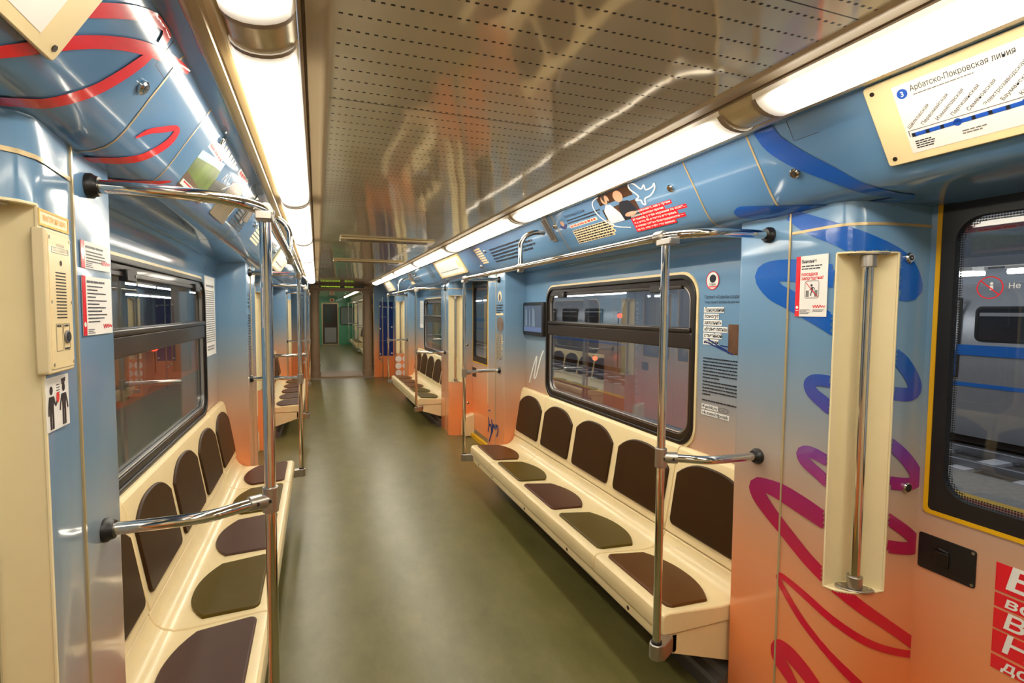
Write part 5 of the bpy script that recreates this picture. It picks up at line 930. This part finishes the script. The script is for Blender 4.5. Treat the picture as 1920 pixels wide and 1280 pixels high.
for P in ([(.01, 1.475), (.09, 1.455), (.20, 1.425)], [(.03, 1.49), (.10, 1.46), (.165, 1.44)], [(.12, 1.462), (.17, 1.458)]):
    for q in stroke2d(P, .006, 2): m.plate(q, fr, .0012, .0020)
m.build('blue_strokes', 'navy_print', o)
place(o, (1.2685, 2.05, 1.0))
k = MB().strip(BAKED['bay_scribble']).build('printed_scribble', 'white_print', walls[1], weld=False)

# print on the pillar beside the middle right door
fr = frame((1.0585, 4.800, 0), (0, -1, 0), Z, (-1, 0, 0))
o = thing('pillar_text_print', 'round portrait, oval photo and pale text lines on the pillar near the middle right door', 'wall print')
m = MB().plate(circ(.10, 1.755, .052, 24), fr, 0, .0008); m.plate(rect(-.01, .20, 1.580, 1.602), fr, 0, .0008)
bars(m, fr, 0, 1.412, [.17, .185, .19, .18, .20, .19, .17, .18, .19, .16, .17, .18, .16, .15, .10], .0170, .0115, .0008)
m.build('pale_print', 'label_cream', o)
m = MB(); bars(m, fr, .0, 1.680, [.19, .16, .19, .12], .024, .010, T); m.plate(circ(.10, 1.745, .028, 16, .036), fr, .001, T)
for k in range(15): bars(m, fr, .004, 1.410-.017*k, [.15], .02, .006, .0016)
m.build('dark_print', 'dark_print', o)
m = MB().plate(circ(.115, 1.495, .095, 28, .072), fr, 0, .001); m.build('oval_photo', plain('photo_grey', (120, 104, 92), .3, var=.5), o)
place(o, (1.0585, 4.7, 1.2))
fr = frame((-1.0585, 4.60, 0), (0, 1, 0), Z, (1, 0, 0))
o = thing('pillar_text_print', 'columns of tiny dark and pale print on the pillar near the middle left door', 'wall print')
m = MB(); bars(m, fr, .02, 1.74, [.10, .14, .08, .12], .030, .014, .0012); bars(m, fr, .02, 1.58, [.13]*26, .021, .010, .0012); m.build('dark_print', 'dark_print', o)
m = MB()
for k in range(26): m.plate(rect(.24, .40, .95+.031*k, .972+.031*k), fr, 0, .0010)
m.build('pale_print', 'label_cream', o); place(o, (-1.0585, 4.8, 1.2))
fr = frame((-1.33, 6.606, 0), (0, 0, 1), (-1, 0, 0), (0, -1, 0))
fr = frame((-1.225, 6.6095, 0), (0, 0, 1), (-1, .01, 0), (0, -1, 0))
o = thing('vertical_lettering', 'large pale letters running up the orange and blue pillar by the middle left door', 'wall print')
m = MB(); text(m, 'Л У О Ч О', fr, .45, 0, width=.60, size=.125, off=.0015); text(m, 'ИММІІ', fr, 1.13, 0, width=.66, size=.125, off=.0015)
m.build('lettering', 'white_print', o, weld=False); place(o, (-1.27, 6.608, .45))

# screen on the bay wall
t = thing('wall_monitor', 'small dark video screen on the wall left of the near right window', 'monitor')
fr = frame((1.27, 4.555, 1.405), (0, -1, 0), Z, (-1, 0, 0))
MB().plate(rrect(.46, .295, .022, 4, .23, .1475), fr, 0, .034).build('housing', 'black', t, bevel=.006)
MB().plate(rect(.03, .43, .035, .265), fr, .033, .0350).build('screen', 'screen', t)
m = MB().plate(rect(.03, .43, .035, .075), fr, .035, .0355); m.build('caption_band', emit('caption_band', (.16, .24, .46), .6), t)
m = MB()
for a, w in ((.06, .05), (.15, .03), (.22, .07)): m.plate([(a, .08), (a+w, .08), (a+w*.8, .22), (a+.01, .25)], fr, .035, .0355)
m.build('picture', emit('screen_picture', (.20, .28, .34), .7), t); place(t, (1.27, 4.33, 1.40))

# line map boards on the cove
def map_board(s, y0, y1, label, full=False):
    fr = cove_frame(s, 0)
    A = (lambda y: -y) if s > 0 else (lambda y: y)
    a0, a1 = sorted((A(y0), A(y1)))
    t = thing('line_map_board', label, 'map board')
    MB().plate(rrect(a1-a0, .228, .010, 3, (a0+a1)/2, -.113), fr, .001, .013).build('board', 'cream', t, bevel=.003)
    m = MB()
    for a in (a0+.022, a1-.022):
        for b in (-.020, -.207): m.plate(circ(a, b, .0058, 12), fr, .0128, .0150)
    m.build('screw', 'brown_frame', t)
    sh = MB().plate(rect(a0+.07, a1-.07, -.205, -.022), fr, .0128, .0136).build('map_sheet', 'paper', t)
    if full:
        f = .0142
        m = MB().plate(rect(a0+.082, a1-.08, -.1615, -.1515), fr, .0136, f); m.plate(circ(a0+.091, -.046, .0125, 24), fr, .0136, f)
        for k in (3, 7): m.plate(circ(a0+.086+.0335*k, -.1565, .0092, 20), fr, .0136, f)
        m.build('blue_line', 'navy_print' if False else plain('line_blue', (34, 86, 186), .3), sh)
        m = MB(); text(m, '3', fr, a0+.091, -.0525, size=.018, off=.0146, align='c', bold=True); m.build('line_number', 'white_print', sh, weld=False)
        m = MB(); text(m, 'Арбатско-Покровская линия', fr, a0+.111, -.047, width=.215, size=.0205, off=f)
        for k, nm in enumerate(('Щёлковская', 'Первомайская', 'Измайловская', 'Партизанская', 'Семёновская', 'Электрозаводская', 'Бауманская', 'Курская')):
            a = a0+.086+.0335*k
            text(m, nm, fr, a-.004, -.139, size=.0125, off=f, ang=math.radians(37))
            if k not in (3, 7): m.plate(rect(a-.004, a+.004, -.1615, -.1515), fr, f, f+.0004)
        m.plate(rect(a0+.076, a1-.08, -.1445, -.1435), fr, .0136, f); m.plate(rect(a0+.076, a0+.0772, -.1600, -.1435), fr, .0136, f)
        bars(m, fr, a0+.084, -.174, [.038, .045, .042, .04], .0058, .0026, f)
        m.build('lettering', 'dark_print', sh, weld=False)
        m = MB(); bars(m, fr, a0+.115, -.0555, [.13], .005, .0025, f); bars(m, fr, a0+.19, -.180, [.05, .04], .006, .003, f)
        m.build('small_print', 'grey_print', sh)
    else:
        m = MB(); f = .0142
        m.plate(rect(a0+.15, a1-.25, -.160, -.150), fr, .0136, f)
        for k in range(14): 
            a = a0+.2+(a1-a0-.5)*k/14.0
            for q in stroke2d([(a, -.14), (a+.05, -.07)], .006, 1): m.plate(q, fr, .0136, f)
        m.build('lettering', 'grey_print', sh)
        m = MB().plate(circ(a1-.15, -.11, .075, 22, .05), fr, .0136, f); m.build('round_mark', 'label_cream', sh)
    place(t, tuple(fr[0]+fr[1]*((a0+a1)/2)))
map_board(1, 1.045, .20, 'cream line map board with a blue line and station names, upper right corner', True)
map_board(-1, .20, 1.115, 'cream board with its lower corner showing at the upper left of the picture')
map_board(1, 6.70, 5.45, 'cream line map board on the right cove above the middle door')
map_board(1, 12.2, 11.0, 'farthest cream board on the right cove near the gangway')
map_board(-1, 5.45, 6.70, 'cream board on the left cove above the middle door')

# article print on the right cove
fr = cove_frame(1, 0)
o = thing('cove_article_print', 'printed story with a photo of two men and red text boxes on the right cove', 'wall print')
m = MB()
reds = (('Он рассказывает, как с тремя', .325), ('пушками выстоял против', .265), ('30 танков, у тебя мурашки по коже...', .405), ('А у него, 95-летнего ветерана,', .335), ('в глазах слёзы благодарности —', .375), ('за то, что тебе это важно', .30))
for k, (s_, w) in enumerate(reds): m.plate(rect(-2.305-.004, -2.305+w+.010, -.143-.0182*k-.0058, -.143-.0182*k+.0126), fr, .0006, .0012)
m.build('red_boxes', 'red_print', o)
m = MB()
for k, (s_, w) in enumerate(reds): text(m, s_, fr, -2.298, -.1415-.0182*k, width=w-.004, size=.0145, off=T, bold=True)
m.build('white_lettering', 'white_print', o, weld=False)
m = MB().plate(rect(-2.93, -2.60, -.118, -.100), fr, .0006, .0012)
for k, w in enumerate((.44, .42, .45, .43, .44, .42)): m.plate(rect(-2.925, -2.925+w, -.138-.0148*k-.012, -.138-.0148*k+.003), fr, .0006, .0012)
m.build('cream_boxes', 'label_cream', o)
m = MB(); text(m, 'Александр Юдин', fr, -2.935, -.050, width=.25, size=.028, off=T)
bars(m, fr, -2.93, -.064, [.40, .38], .0165, .0085, T)
for k, w in enumerate((.42, .40, .43, .41, .42, .40)): bars(m, fr, -2.918, -.1375-.0148*k, [w], .02, .0085, T)
m.build('dark_lettering', 'dark_print', o, weld=False)
m = MB(); bars(m, fr, -2.92, -.103, [.31], .02, .011, T); m.build('red_lettering', 'red_print', o)
m = MB().plate(circ(-3.0, -.078, .052, 24, .034), fr, .0004, .0009); m.build('portrait_disc', 'navy_print', o)
m = MB().plate(circ(-3.0, -.074, .020, 16, .018), fr, .0009, T); m.build('portrait_face', plain('skin_print', (206, 158, 128), .35), o)
ph = MB().plate(rect(-2.515, -2.205, -.165, .003), fr, .0004, .0010).build('photo', plain('photo_dark', (70, 46, 32), .25, var=.3), o)
m = MB().plate(circ(-2.445, -.030, .036, 20, .026), fr, .0012, T); m.plate(circ(-2.325, -.036, .040, 20, .030), fr, .0012, T); m.plate(circ(-2.29, -.14, .05, 16, .012), fr, .0016, T)
m.build('printed_faces', M.get('skin_print') or bpy.data.materials['skin_print'], ph)
m = MB().plate([(-2.50, -.163), (-2.50, -.085), (-2.46, -.058), (-2.42, -.062), (-2.37, -.12), (-2.36, -.163)], fr, .0011, .0016); m.build('printed_pale_shirt', plain('shirt_print', (196, 206, 220), .3), ph)
m = MB().plate([(-2.365, -.163), (-2.36, -.09), (-2.33, -.064), (-2.26, -.070), (-2.225, -.12), (-2.215, -.163)], fr, .0011, .0015); m.build('printed_dark_jacket', 'dark_print', ph)
m = MB().plate([(-2.46, -.0), (-2.47, -.02), (-2.455, -.045), (-2.44, -.012), (-2.42, -.006)], fr, .0018, .0021); m.plate([(-2.41, -.05), (-2.44, -.055), (-2.425, -.036)], fr, .0018, .0021); m.build('printed_hair', plain('hair_print', (44, 28, 22), .4), ph)
place(o, (.9, 2.5, 2.1))
o = thing('cove_text_print', 'dark printed text lines on the right cove left of the support arm', 'wall print')
m = MB(); bars(m, fr, -4.50, -.075, [.92, .96, .98, .90, .60], .0290, .0155, T); m.build('dark_lettering', 'dark_print', o)
m = MB()
for k in range(7): m.plate(rect(-4.92+.012*k, -4.72+.006*k, -.045-.024*k, -.028-.024*k), fr, .0005, .0012)
m.build('cream_boxes', 'label_cream', o)
place(o, (.9, 4.2, 2.1))
o = thing('cove_photo_print', 'small photo and text print on the right cove above the second bench', 'wall print')
m = MB().plate(rect(-8.9, -8.55, -.15, -.02), fr, .0004, .001); m.build('photo', bpy.data.materials['photo_brown'], o)
m = MB(); bars(m, fr, -8.45, -.03, [.45]*8, .02, .011, T); bars(m, fr, -7.25, -.02, [.25]*9, .02, .011, T); m.build('dark_lettering', 'dark_print', o)
m = MB().plate(rect(-8.95, -8.62, -.205, -.155), fr, .0004, .001); m.build('cream_box', 'label_cream', o); place(o, (.9, 8.6, 2.1))
o = thing('underside_print', 'red strip of pale lettering on the underside of the right cove above the near window', 'wall print')
fr2 = frame((0, 0, 1.9795), (0, -1, 0), (-1, 0, 0), (0, 0, -1))
m = MB().plate([(-4.35, -1.13), (-2.55, -1.15), (-2.55, -1.075), (-4.35, -1.065)], fr2, 0, .0012); m.build('red_strip', 'red_print', o)
m = MB(); bars(m, fr2, -4.2, -1.085, [1.5], .02, .022, T); m.build('pale_lettering', 'label_cream', o); place(o, (1.1, 3.4, 1.98))

# landscape print on the left cove
fr = cove_frame(-1, 0)
o = thing('landscape_print', 'green landscape photos with white captions and a loop line on the left cove', 'wall print')
ph = MB().plate([(2.02, -.235), (2.02, -.100), (2.33, -.060), (2.36, -.150), (2.36, -.235)], fr, .0004, .0010).build('field_photo', plain('photo_green', (96, 116, 44), .3, var=.45), o)
MB().plate([(2.02, -.125), (2.02, -.095), (2.33, -.055), (2.335, -.088), (2.22, -.098), (2.12, -.112)], fr, .0010, .0014).build('printed_sky', plain('sky_print', (160, 196, 216), .3), ph)
MB().plate([(2.02, -.235), (2.02, -.180), (2.36, -.205), (2.36, -.235)], fr, .0010, .0014).build('printed_soil', bpy.data.materials['photo_brown'], ph)
MB().plate([(2.335, -.20), (2.345, -.125), (2.55, -.10), (2.58, -.19)], fr, .0012, .0016).build('ruin_photo', plain('photo_slate', (70, 70, 66), .3, var=.4), o)
p3 = MB().plate([(2.56, -.20), (2.58, -.070), (2.82, -.030), (2.90, -.15), (2.90, -.235), (2.56, -.235)], fr, .0010, .0015).build('trench_photo', plain('photo_olive', (104, 86, 46), .3, var=.5), o)
MB().plate([(2.58, -.10), (2.58, -.070), (2.82, -.030), (2.85, -.08)], fr, .0015, .0018).build('printed_stones', bpy.data.materials['photo_grey'], p3)
m = MB().plate(rect(2.04, 2.27, -.074, -.046), fr, .0012, T).plate(rect(2.56, 2.82, -.030, -.004), fr, .0012, T).plate(rect(2.03, 2.38, -.228, -.208), fr, .0016, T+.0004)
m.build('white_captions', 'white_print', o)
m = MB(); bars(m, fr, 2.055, -.050, [.20], .02, .016, T+.0006); bars(m, fr, 2.58, -.008, [.22], .02, .015, T+.0006); bars(m, fr, 2.05, -.211, [.30], .012, .005, T+.001)
m.build('red_lettering', 'red_print', o)
m = MB(); bars(m, fr, 2.20, -.010, [.27], .02, .018, T); bars(m, fr, 2.98, -.04, [.36]*9, .0195, .0095, T); m.build('dark_lettering', 'dark_print', o)
m = MB()
for P in ([(2.50, -.13), (2.56, -.10), (2.70, -.03), (2.80, .005), (2.92, -.005), (2.95, -.07), (2.88, -.19)], [(2.42, -.105), (2.44, -.07), (2.46, -.10), (2.48, -.06), (2.52, -.10)]):
    for q in stroke2d(P, .0045, 5): m.plate(q, fr, .0020, .0024)
m.build('white_loop', 'white_print', o); place(o, (-.9, 2.5, 2.1))
o = thing('cove_photo_print', 'red and cream photo print on the left cove behind the foreground pole', 'wall print')
m = MB().plate(rect(4.45, 4.75, -.09, -.0), fr, .0004, .0010); m.build('photo', bpy.data.materials['photo_dark'], o)
m = MB().plate(rect(4.40, 4.72, -.17, -.095), fr, .0004, .0010); m.build('red_box', 'red_print', o)
m = MB()
for k in range(5): m.plate(rect(3.75, 4.15, -.10-.022*k, -.085-.022*k), fr, .0004, .0010)
m.build('cream_boxes', 'label_cream', o); place(o, (-.9, 4.3, 2.1))

# red sign on the near right door, glass sticker
fr = frame((1.3345, .936, 0), (0, -1, 0), Z, (-1, 0, 0))
o = thing('door_slogan_print', 'red blocks with bold white letters on the near right door', 'wall print')
m = MB(); tx = MB()
for b0, b1, s_, k in ((.804, .888, 'Б', .095), (.756, .797, 'воз', .046), (.690, .749, 'ВО', .066), (.616, .684, 'Н', .078), (.567, .608, 'доб', .046)):
    m.plate(rect(0, .40, b0, b1), fr, 0, .0012)
    text(tx, s_, fr, .026, b0+(b1-b0)*.18, size=k*1.0, width=k*(.85 if len(s_) == 1 else 2.1 if len(s_) == 3 else 1.75), off=.0018, shear=.2, bold=True)
m.build('red_blocks', 'red_print', o); tx.build('white_lettering', 'white_print', o, weld=False); place(o, (1.3345, .8, .6))
fr = frame((1.348, 1.0, 1.70), (0, -1, 0), Z, (-1, 0, 0))
o = thing('glass_sticker', 'red prohibition circle and pale words printed on the near right door glass', 'sticker')
m = MB().ring(circ(0, 0, .034, 32), circ(0, 0, .0308, 32), fr, 0, .0006)
for q in stroke2d([(-.023, .021), (.023, -.021)], .0035, 1): m.plate(q, fr, .0006, .001)
m.build('red_circle', 'red_print', o)
m = MB(); text(m, 'Не прислоняться', fr, .047, -.004, size=.022, off=.0008, width=.19)
m.plate(circ(.004, .012, .004, 12), fr, 0, .0005); m.plate(rect(.0, .008, -.008, .006), fr, 0, .0005)
m.build('pale_lettering', 'white_print', o, weld=False); place(o, (1.348, 1.0, 1.70))

# blue map on the gangway wall
fr = frame((.84, Y1-.001, .515), (1, 0, 0), Z, (0, -1, 0))
o = thing('metro_map_poster', 'tall dark blue map poster on the orange wall right of the gangway', 'poster')
MB().plate(rect(0, .34, 0, 1.31), fr, 0, .003).build('sheet', 'blue_map', o)
m = MB()
for a, b in ((.03, 1.20), (.31, 1.17), (.03, .66), (.31, .70), (.03, .05), (.31, .06)): m.plate(circ(a, b, .018, 14), fr, .003, .0045)
bars(m, fr, .10, 1.19, [.17], .02, .016, .0045)
m.build('white_marks', 'white_print', o)
m = MB(); bars(m, fr, .05, .95, [.12, .0, .0], .3, .012, .0045); bars(m, fr, .05, .38, [.14], .3, .012, .0045); m.build('grey_lettering', 'grey_print', o); place(o, (.98, Y1, .515))

# cream guide box at the foot of the middle right door
for s in (1, -1):
    P = [(1.19, 0.005), (1.19, .20), (1.205, .26), (1.345, .30), (1.345, .005)]
    o = tag(MB().prism_y(P, 6.50, 6.615, s).build('door_guide_box', 'cream', None, bevel=.012), 'cream plastic box on the floor at the foot of the middle %s door' % SIDE[s], 'box')
    P = [(1.19, 0.005), (1.19, .20), (1.205, .26), (1.345, .30), (1.345, .005)]
    
# ------------------------------------------------------------ the other half of the car beyond the gangway
C0, C1 = 14.25, 26.0
tag(MB().box(-1.40, 1.40, C0, C1, -.03, 0).build('floor', 'floor'), 'green floor of the far half of the car', 'floor', kind='structure')
tag(MB().sheet_y([(-.53, 2.222), (-.51, 2.225), (.51, 2.225), (.53, 2.222)], [C0, C1]).build('ceiling', 'ceiling'), 'glossy ceiling of the far half of the car', 'ceiling', kind='structure')
M['pale_wrap'] = plain('pale_wrap', (226, 218, 194), .25, coat=.2)
w = thing('wall_far', 'green end wall of the far half of the car', 'wall', kind='structure')
MB().box(-1.35, -.36, C1, C1+.05, 0, 2.32).build('end_panel', 'green_wall', w)
MB().box(.38, 1.35, C1, C1+.05, 0, 2.32).build('end_panel', 'green_wall', w)
MB().box(-.36, .38, C1, C1+.05, 1.95, 2.32).build('end_panel', 'green_wall', w)
D = thing('door_7', 'narrow dark cab door with a glazed upper half in the green end wall', 'door', kind='structure')
MB().box(-.36, .38, C1+.01, C1+.05, 0, 1.95).build('leaf', 'brown_frame', D)
MB().ring(rect(-.36, .38, 0.0, 1.95), rect(-.31, .33, .05, 1.90), frame((0, C1, 0), (1, 0, 0), Z, (0, -1, 0)), -.01, .01).build('frame', 'tan_trim', D)
MB().box(-.27, .10, C1-.004, C1+.01, 1.05, 1.85).build('glass', plain('dark_glass', (40, 62, 66), .1), D)
MB().box(-.24, .28, C1-.006, C1+.01, .10, .80).build('lower_panel', 'alu', D)
W = thing('window_5', 'black framed window in the green end wall', 'window', kind='structure')
fr = frame((0, C1, 0), (1, 0, 0), Z, (0, -1, 0))
MB().ring(rrect(.62, .88, .10, 5, .76, 1.35), rrect(.54, .80, .07, 5, .76, 1.35), fr, 0, .012).build('frame', 'black', W)
MB().plate(rrect(.56, .82, .08, 5, .76, 1.35), fr, .001, .004).build('pane', plain('end_window', (120, 132, 126), .15), W)
W = thing('window_6', 'black framed window left of the cab door', 'window', kind='structure')
MB().ring(rrect(.62, .88, .10, 5, -.80, 1.35), rrect(.54, .80, .07, 5, -.80, 1.35), fr, 0, .012).build('frame', 'black', W)
MB().plate(rrect(.56, .82, .08, 5, -.80, 1.35), fr, .001, .004).build('pane', bpy.data.materials['end_window'], W)
t = thing('cab_camera_box', 'small round pale lamp box above the cab door', 'lamp box')
MB().box(-.02, .22, C1-.10, C1, 1.98, 2.16).build('housing', 'cream_dull', t, bevel=.03)
MB().cyl((.10, C1-.10, 2.06), (.10, C1-.115, 2.06), .05, 16).build('red_lens', 'red_print', t); place(t, (.10, C1, 2.0))
CB = [(14.95, 17.75), (20.5, 23.3)]
for s in (1, -1):
    w = thing('wall_%s_far' % SIDE[s], 'pale and green %s side wall of the far half of the car' % SIDE[s], 'wall', kind='structure')
    for yb, yd in ((14.95, 14.4), (17.75, 18.25), (20.5, 19.95), (23.3, 23.8), (25.6, 25.1)):
        pillar(w, yb, yd, s, 'pale_wrap')
    MB().sheet_y(COVE, [C0, C1], s).build('cove_panel', 'pale_wrap', w, sharp=50)
    MB().box(s*1.27, s*1.31, C0, C1, 0, .95).build('lower_panel', 'green_wall', w)
    MB().box(s*1.27, s*1.31, C0, C1, 1.78, 2.02).build('upper_panel', 'pale_wrap', w)
    MB().box(s*1.29, s*1.31, C0, C1, .95, 1.78).build('glazing', 'glass', w)
    T_ = thing('trim_%d' % (6 if s > 0 else 7), 'lamp channel moulding along the %s ceiling edge of the far half' % SIDE[s], 'trim', kind='structure')
    MB().sheet_y([(.508, 2.2255), (.524, 2.208), (.556, 2.235), (.580, 2.216), (.635, 2.172), (.675, 2.166), (.715, 2.174), (.744, 2.19), (.758, 2.186), (.786, 2.196), (.80, 2.29)], [C0, C1], s).build('channel', 'tan_trim', T_)
    for i, (a, b) in enumerate(((14.5, 16.25), (16.3, 18.05), (18.1, 19.85), (19.9, 21.65), (21.7, 23.4), (23.45, 25.2))):
        t = thing('ceiling_light', 'strip lamp on the %s of the far half of the car, %s beyond the gangway' % (SIDE[s], ORD[i]), 'lamp', 'strip lamps beyond the gangway')
        MB().prism_y(LENS, a, b, s).build('diffuser', 'lens', t, sharp=60); place(t, (s*.66, (a+b)/2, 2.22))
    for i, (a, b) in enumerate(CB):
        if s > 0:
            bench(a+.005, b-.005, s, ('nearer cream bench seen through the gangway on the right', 'farther cream bench seen through the gangway by the green end wall')[i], ['brown', 'olive', 'brown', 'olive', 'brown'], ['dark']*5, True)
            handrail(a, b, s, ('nearer chrome handrail seen through the gangway', 'farther chrome handrail seen through the gangway')[i], False)

# ------------------------------------------------------------ the depot hall outside
def gmat(name, rgb, rough=.8, var=.15):
    return plain(name, rgb, rough, var=var)
G = -1.10
def slab(nm, x0, x1, mat, label, cat, z1=G):
    return tag(MB().box(x0, x1, -6, 60, G-.3, z1).build(nm, mat), label, cat, kind='structure')
slab('floor', 1.9, 6.7, gmat('depot_grey', (112, 108, 106)), 'grey depot floor beside the right windows', 'floor')
slab('floor', 6.7, 6.98, gmat('depot_green', (60, 128, 92)), 'green painted line on the depot floor', 'floor')
slab('floor', 6.98, 8.45, gmat('depot_red', (150, 78, 60)), 'brick red walkway of the depot floor', 'floor')
slab('floor', 8.45, 8.68, gmat('depot_yellow', (204, 160, 60)), 'yellow edge line on the depot floor', 'floor')
slab('floor', 8.68, 10.0, gmat('depot_grey_b', (136, 132, 128)), 'pale concrete strip of the depot floor', 'floor')
slab('floor', 10.0, 30.0, gmat('depot_ballast', (84, 78, 76), .9, .4), 'dark ballast under the next tracks', 'floor', G-.04)
slab('floor', -5.6, -1.9, gmat('depot_grey_c', (104, 104, 92)), 'grey depot floor beside the left windows', 'floor')
slab('floor', -30, -5.6, gmat('depot_orange', (176, 96, 58)), 'orange painted depot floor on the left', 'floor')
slab('ground', -1.9, 1.9, 'dark_gap', 'dark pit under the car', 'ground', G-.1)
for i, x in enumerate((10.25, 11.35)):
    t = thing('rail', 'pale steel rail on the next track, %s one' % ('nearer' if i == 0 else 'farther'), 'rail', 'rails of the next track')
    MB().box(x-.04, x+.04, -6, 58, G+.02, G+.14).build('rail_head', 'alu', t, bevel=.01)
    place(t, (x, 20, G))
for i in range(40):
    y = 1.0+i*.95
    k = MB().box(9.95, 11.65, y, y+.28, G-.06, G+.02).build('sleeper', gmat('sleeper_white', (188, 186, 190), .8) if i == 0 else bpy.data.materials['sleeper_white'])
    tag(k, 'whitish sleeper under the rails of the next track', 'sleeper', 'sleepers of the next track')
# the neighbouring train
NX = 12.2
t = thing('neighbour_train', 'silver metro train with a blue stripe on the next track outside the right windows', 'train')
M['train_skin'] = plain('train_skin', (168, 168, 172), .28, metal=.5, var=.04)
fr = frame((NX, 0, 0), (0, -1, 0), Z, (-1, 0, 0))
MB().prism_y([(NX, -.92), (NX-.04, .2), (NX, 1.6), (NX+.25, 2.25), (NX+.9, 2.6), (NX+2.4, 2.6), (NX+2.7, -.92)], -6, 19.9).build('body', 'train_skin', t)
MB().prism_y([(NX, -.92), (NX-.04, .2), (NX, 1.6), (NX+.25, 2.25), (NX+.9, 2.6), (NX+2.4, 2.6), (NX+2.7, -.92)], 20.5, 45).build('body', 'train_skin', t)
MB().box(NX-.062, NX-.035, -6, 45, .77, .985).build('blue_stripe', plain('stripe_blue', (32, 110, 196), .3), t)
MB().box(NX-.052, NX-.0, -6, 45, .12, .20).build('blue_stripe', bpy.data.materials['stripe_blue'], t)
MB().box(NX+.1, NX+2.6, -6, 45, -1.08, -.93).build('underframe', 'dark_gap', t)
mg = plain('train_window', (52, 52, 56), .08)
for y in (1.0, 4.2, 6.05, 11.4, 14.0, 16.6, 23.0, 25.6, 28.2, 31.0):
    wf_ = MB().ring(rrect(1.75, .72, .12, 5, -y, 1.42), rrect(1.66, .63, .10, 5, -y, 1.42), fr, .0, .045).build('window', 'black', t)
    MB().plate(rrect(1.70, .67, .10, 5, -y, 1.42), fr, .030, .036).build('pane', mg, wf_)
    MB().plate(rect(-y-.8, -y+.8, 1.58, 1.65), fr, .036, .044).build('window_bar', 'alu', wf_)
for y in (-1.2, 7.90, 34):
    d_ = MB().ring(rect(-y-.72, -y+.72, .28, 1.96), rect(-y-.68, -y+.68, .32, 1.92), fr, .0, .046).build('door', 'black', t)
    for q in (-.34, .34): MB().plate(rrect(.44, .76, .04, 4, -y+q, 1.46), fr, .03, .044).build('door_pane', mg, d_)
    MB().plate(rect(-y-.66, -y+.66, .32, .86), fr, .03, .066).build('door_blue_panel', bpy.data.materials['stripe_blue'], d_)
    MB().plate(rect(-y-.66, -y+.66, .86, .985), fr, .03, .066).build('door_white_band', 'white_plastic', d_)
place(t, (NX+1.3, 10, G))
t = thing('depot_column', 'wide white square column on the depot floor outside the near right window', 'column')
MB().box(4.5, 5.6, 7.65, 7.97, G, 4.6).build('shaft', plain('white_paint', (206, 208, 216), .5), t); MB().box(4.45, 5.65, 7.60, 8.02, G, G+.25).build('base', 'grey_print', t); place(t, (5.05, 7.8, G))
for i, (x, y) in enumerate(((-6.2, 12.0), (-6.2, 18.5), (-6.2, 27))):
    t = thing('depot_column', 'tan column outside the left window, %s' % ('nearest', 'middle', 'farthest')[i], 'column', 'tan depot columns on the left')
    MB().box(x-.3, x+.3, y-.3, y+.3, G, 4.6).build('shaft', plain('tan_paint', (150, 128, 98), .6) if i == 0 else bpy.data.materials['tan_paint'], t); place(t, (x, y, G))
MB_w = MB().box(20.0, 20.2, -6, 60, G, 6.5).build('wall_right', plain('depot_wall', (120, 122, 128), .8, var=.1)); tag(MB_w, 'grey depot hall wall far beyond the right windows', 'wall', kind='structure')
tag(MB().box(-14.2, -14.0, -6, 60, G, 6.5).build('wall_left', plain('depot_wall_b', (112, 108, 104), .8, var=.15)), 'dull depot hall wall far beyond the left windows', 'wall', kind='structure')
tag(MB().box(-14.2, 20.2, 60, 60.2, G, 6.5).build('wall_end', bpy.data.materials['depot_wall']), 'depot hall end wall', 'wall', kind='structure')
for i, (x, z, c, lab) in enumerate(((9.0, 2.35, (150, 152, 160), 'lower grey lamp beam above the next track outside the right windows'), (9.9, 2.40, (140, 144, 152), 'farther grey lamp beam above the next track outside the right windows'), (9.5, 2.95, (120, 44, 48), 'dark red service beam above the lamp beams outside the right windows'), (10.8, 3.35, (170, 172, 180), 'pale upper beam high outside the right windows'), (-7.0, 2.62, (150, 150, 150), 'upper lamp beam outside the left windows'), (-7.0, 2.23, (120, 120, 120), 'lower lamp beam outside the left windows'))):
    k = MB().box(x-.05, x+.05, -6, 60, z, z+.14).build('lamp_beam', plain('beam_paint_%d' % i, c, .5)); tag(k, lab, 'beam')
# tube lamps of the hall
n = 0
for x, z, ys, L_ in ((9.0, 2.25, [3.4+1.87*k for k in range(16)], 1.42), (9.9, 2.30, [1.8+1.9*k for k in range(16)], 1.3), (-7.0, 2.52, [8.6+2.6*k for k in range(10)], 2.2), (-7.0, 2.13, [8.2+1.6*k for k in range(15)], 1.3)):
    for y in ys:
        t = thing('tube_lamp', 'white fluorescent tube hanging in the depot hall outside the %s windows' % ('right' if x > 0 else 'left'), 'lamp', 'depot tube lamps on the right' if x > 0 else 'depot tube lamps on the left')
        MB().cyl((x, y, z), (x, y+L_, z), .035, 10).build('tube', 'tube', t)
        MB().box(x-.05, x+.05, y-.02, y+L_+.02, z+.04, z+.099).build('fitting', 'white_plastic', t)
        place(t, (x, y, z))
for i, (x, y, z) in enumerate(((11.6, 21.8, -.55), (11.9, 16.6, -.75), (11.9, 20.2, 1.45), (-7.0, 26.0, .0))):
    t = thing('signal_lamp', ('low red signal lamp beside the next track', 'red signal lamp nearer the white column', 'upper red tail lamp between the silver cars', 'red signal lamp outside the near left window')[i], 'signal')
    MB().cyl((x, y, z), (x, y-.10, z), .10 if i != 3 else .16, 14).build('red_lens', 'red_light', t)
    MB().cyl((x, y+.06, G), (x, y+.06, z+.15), .03, 8).build('post', 'black', t); place(t, (x, y, G))
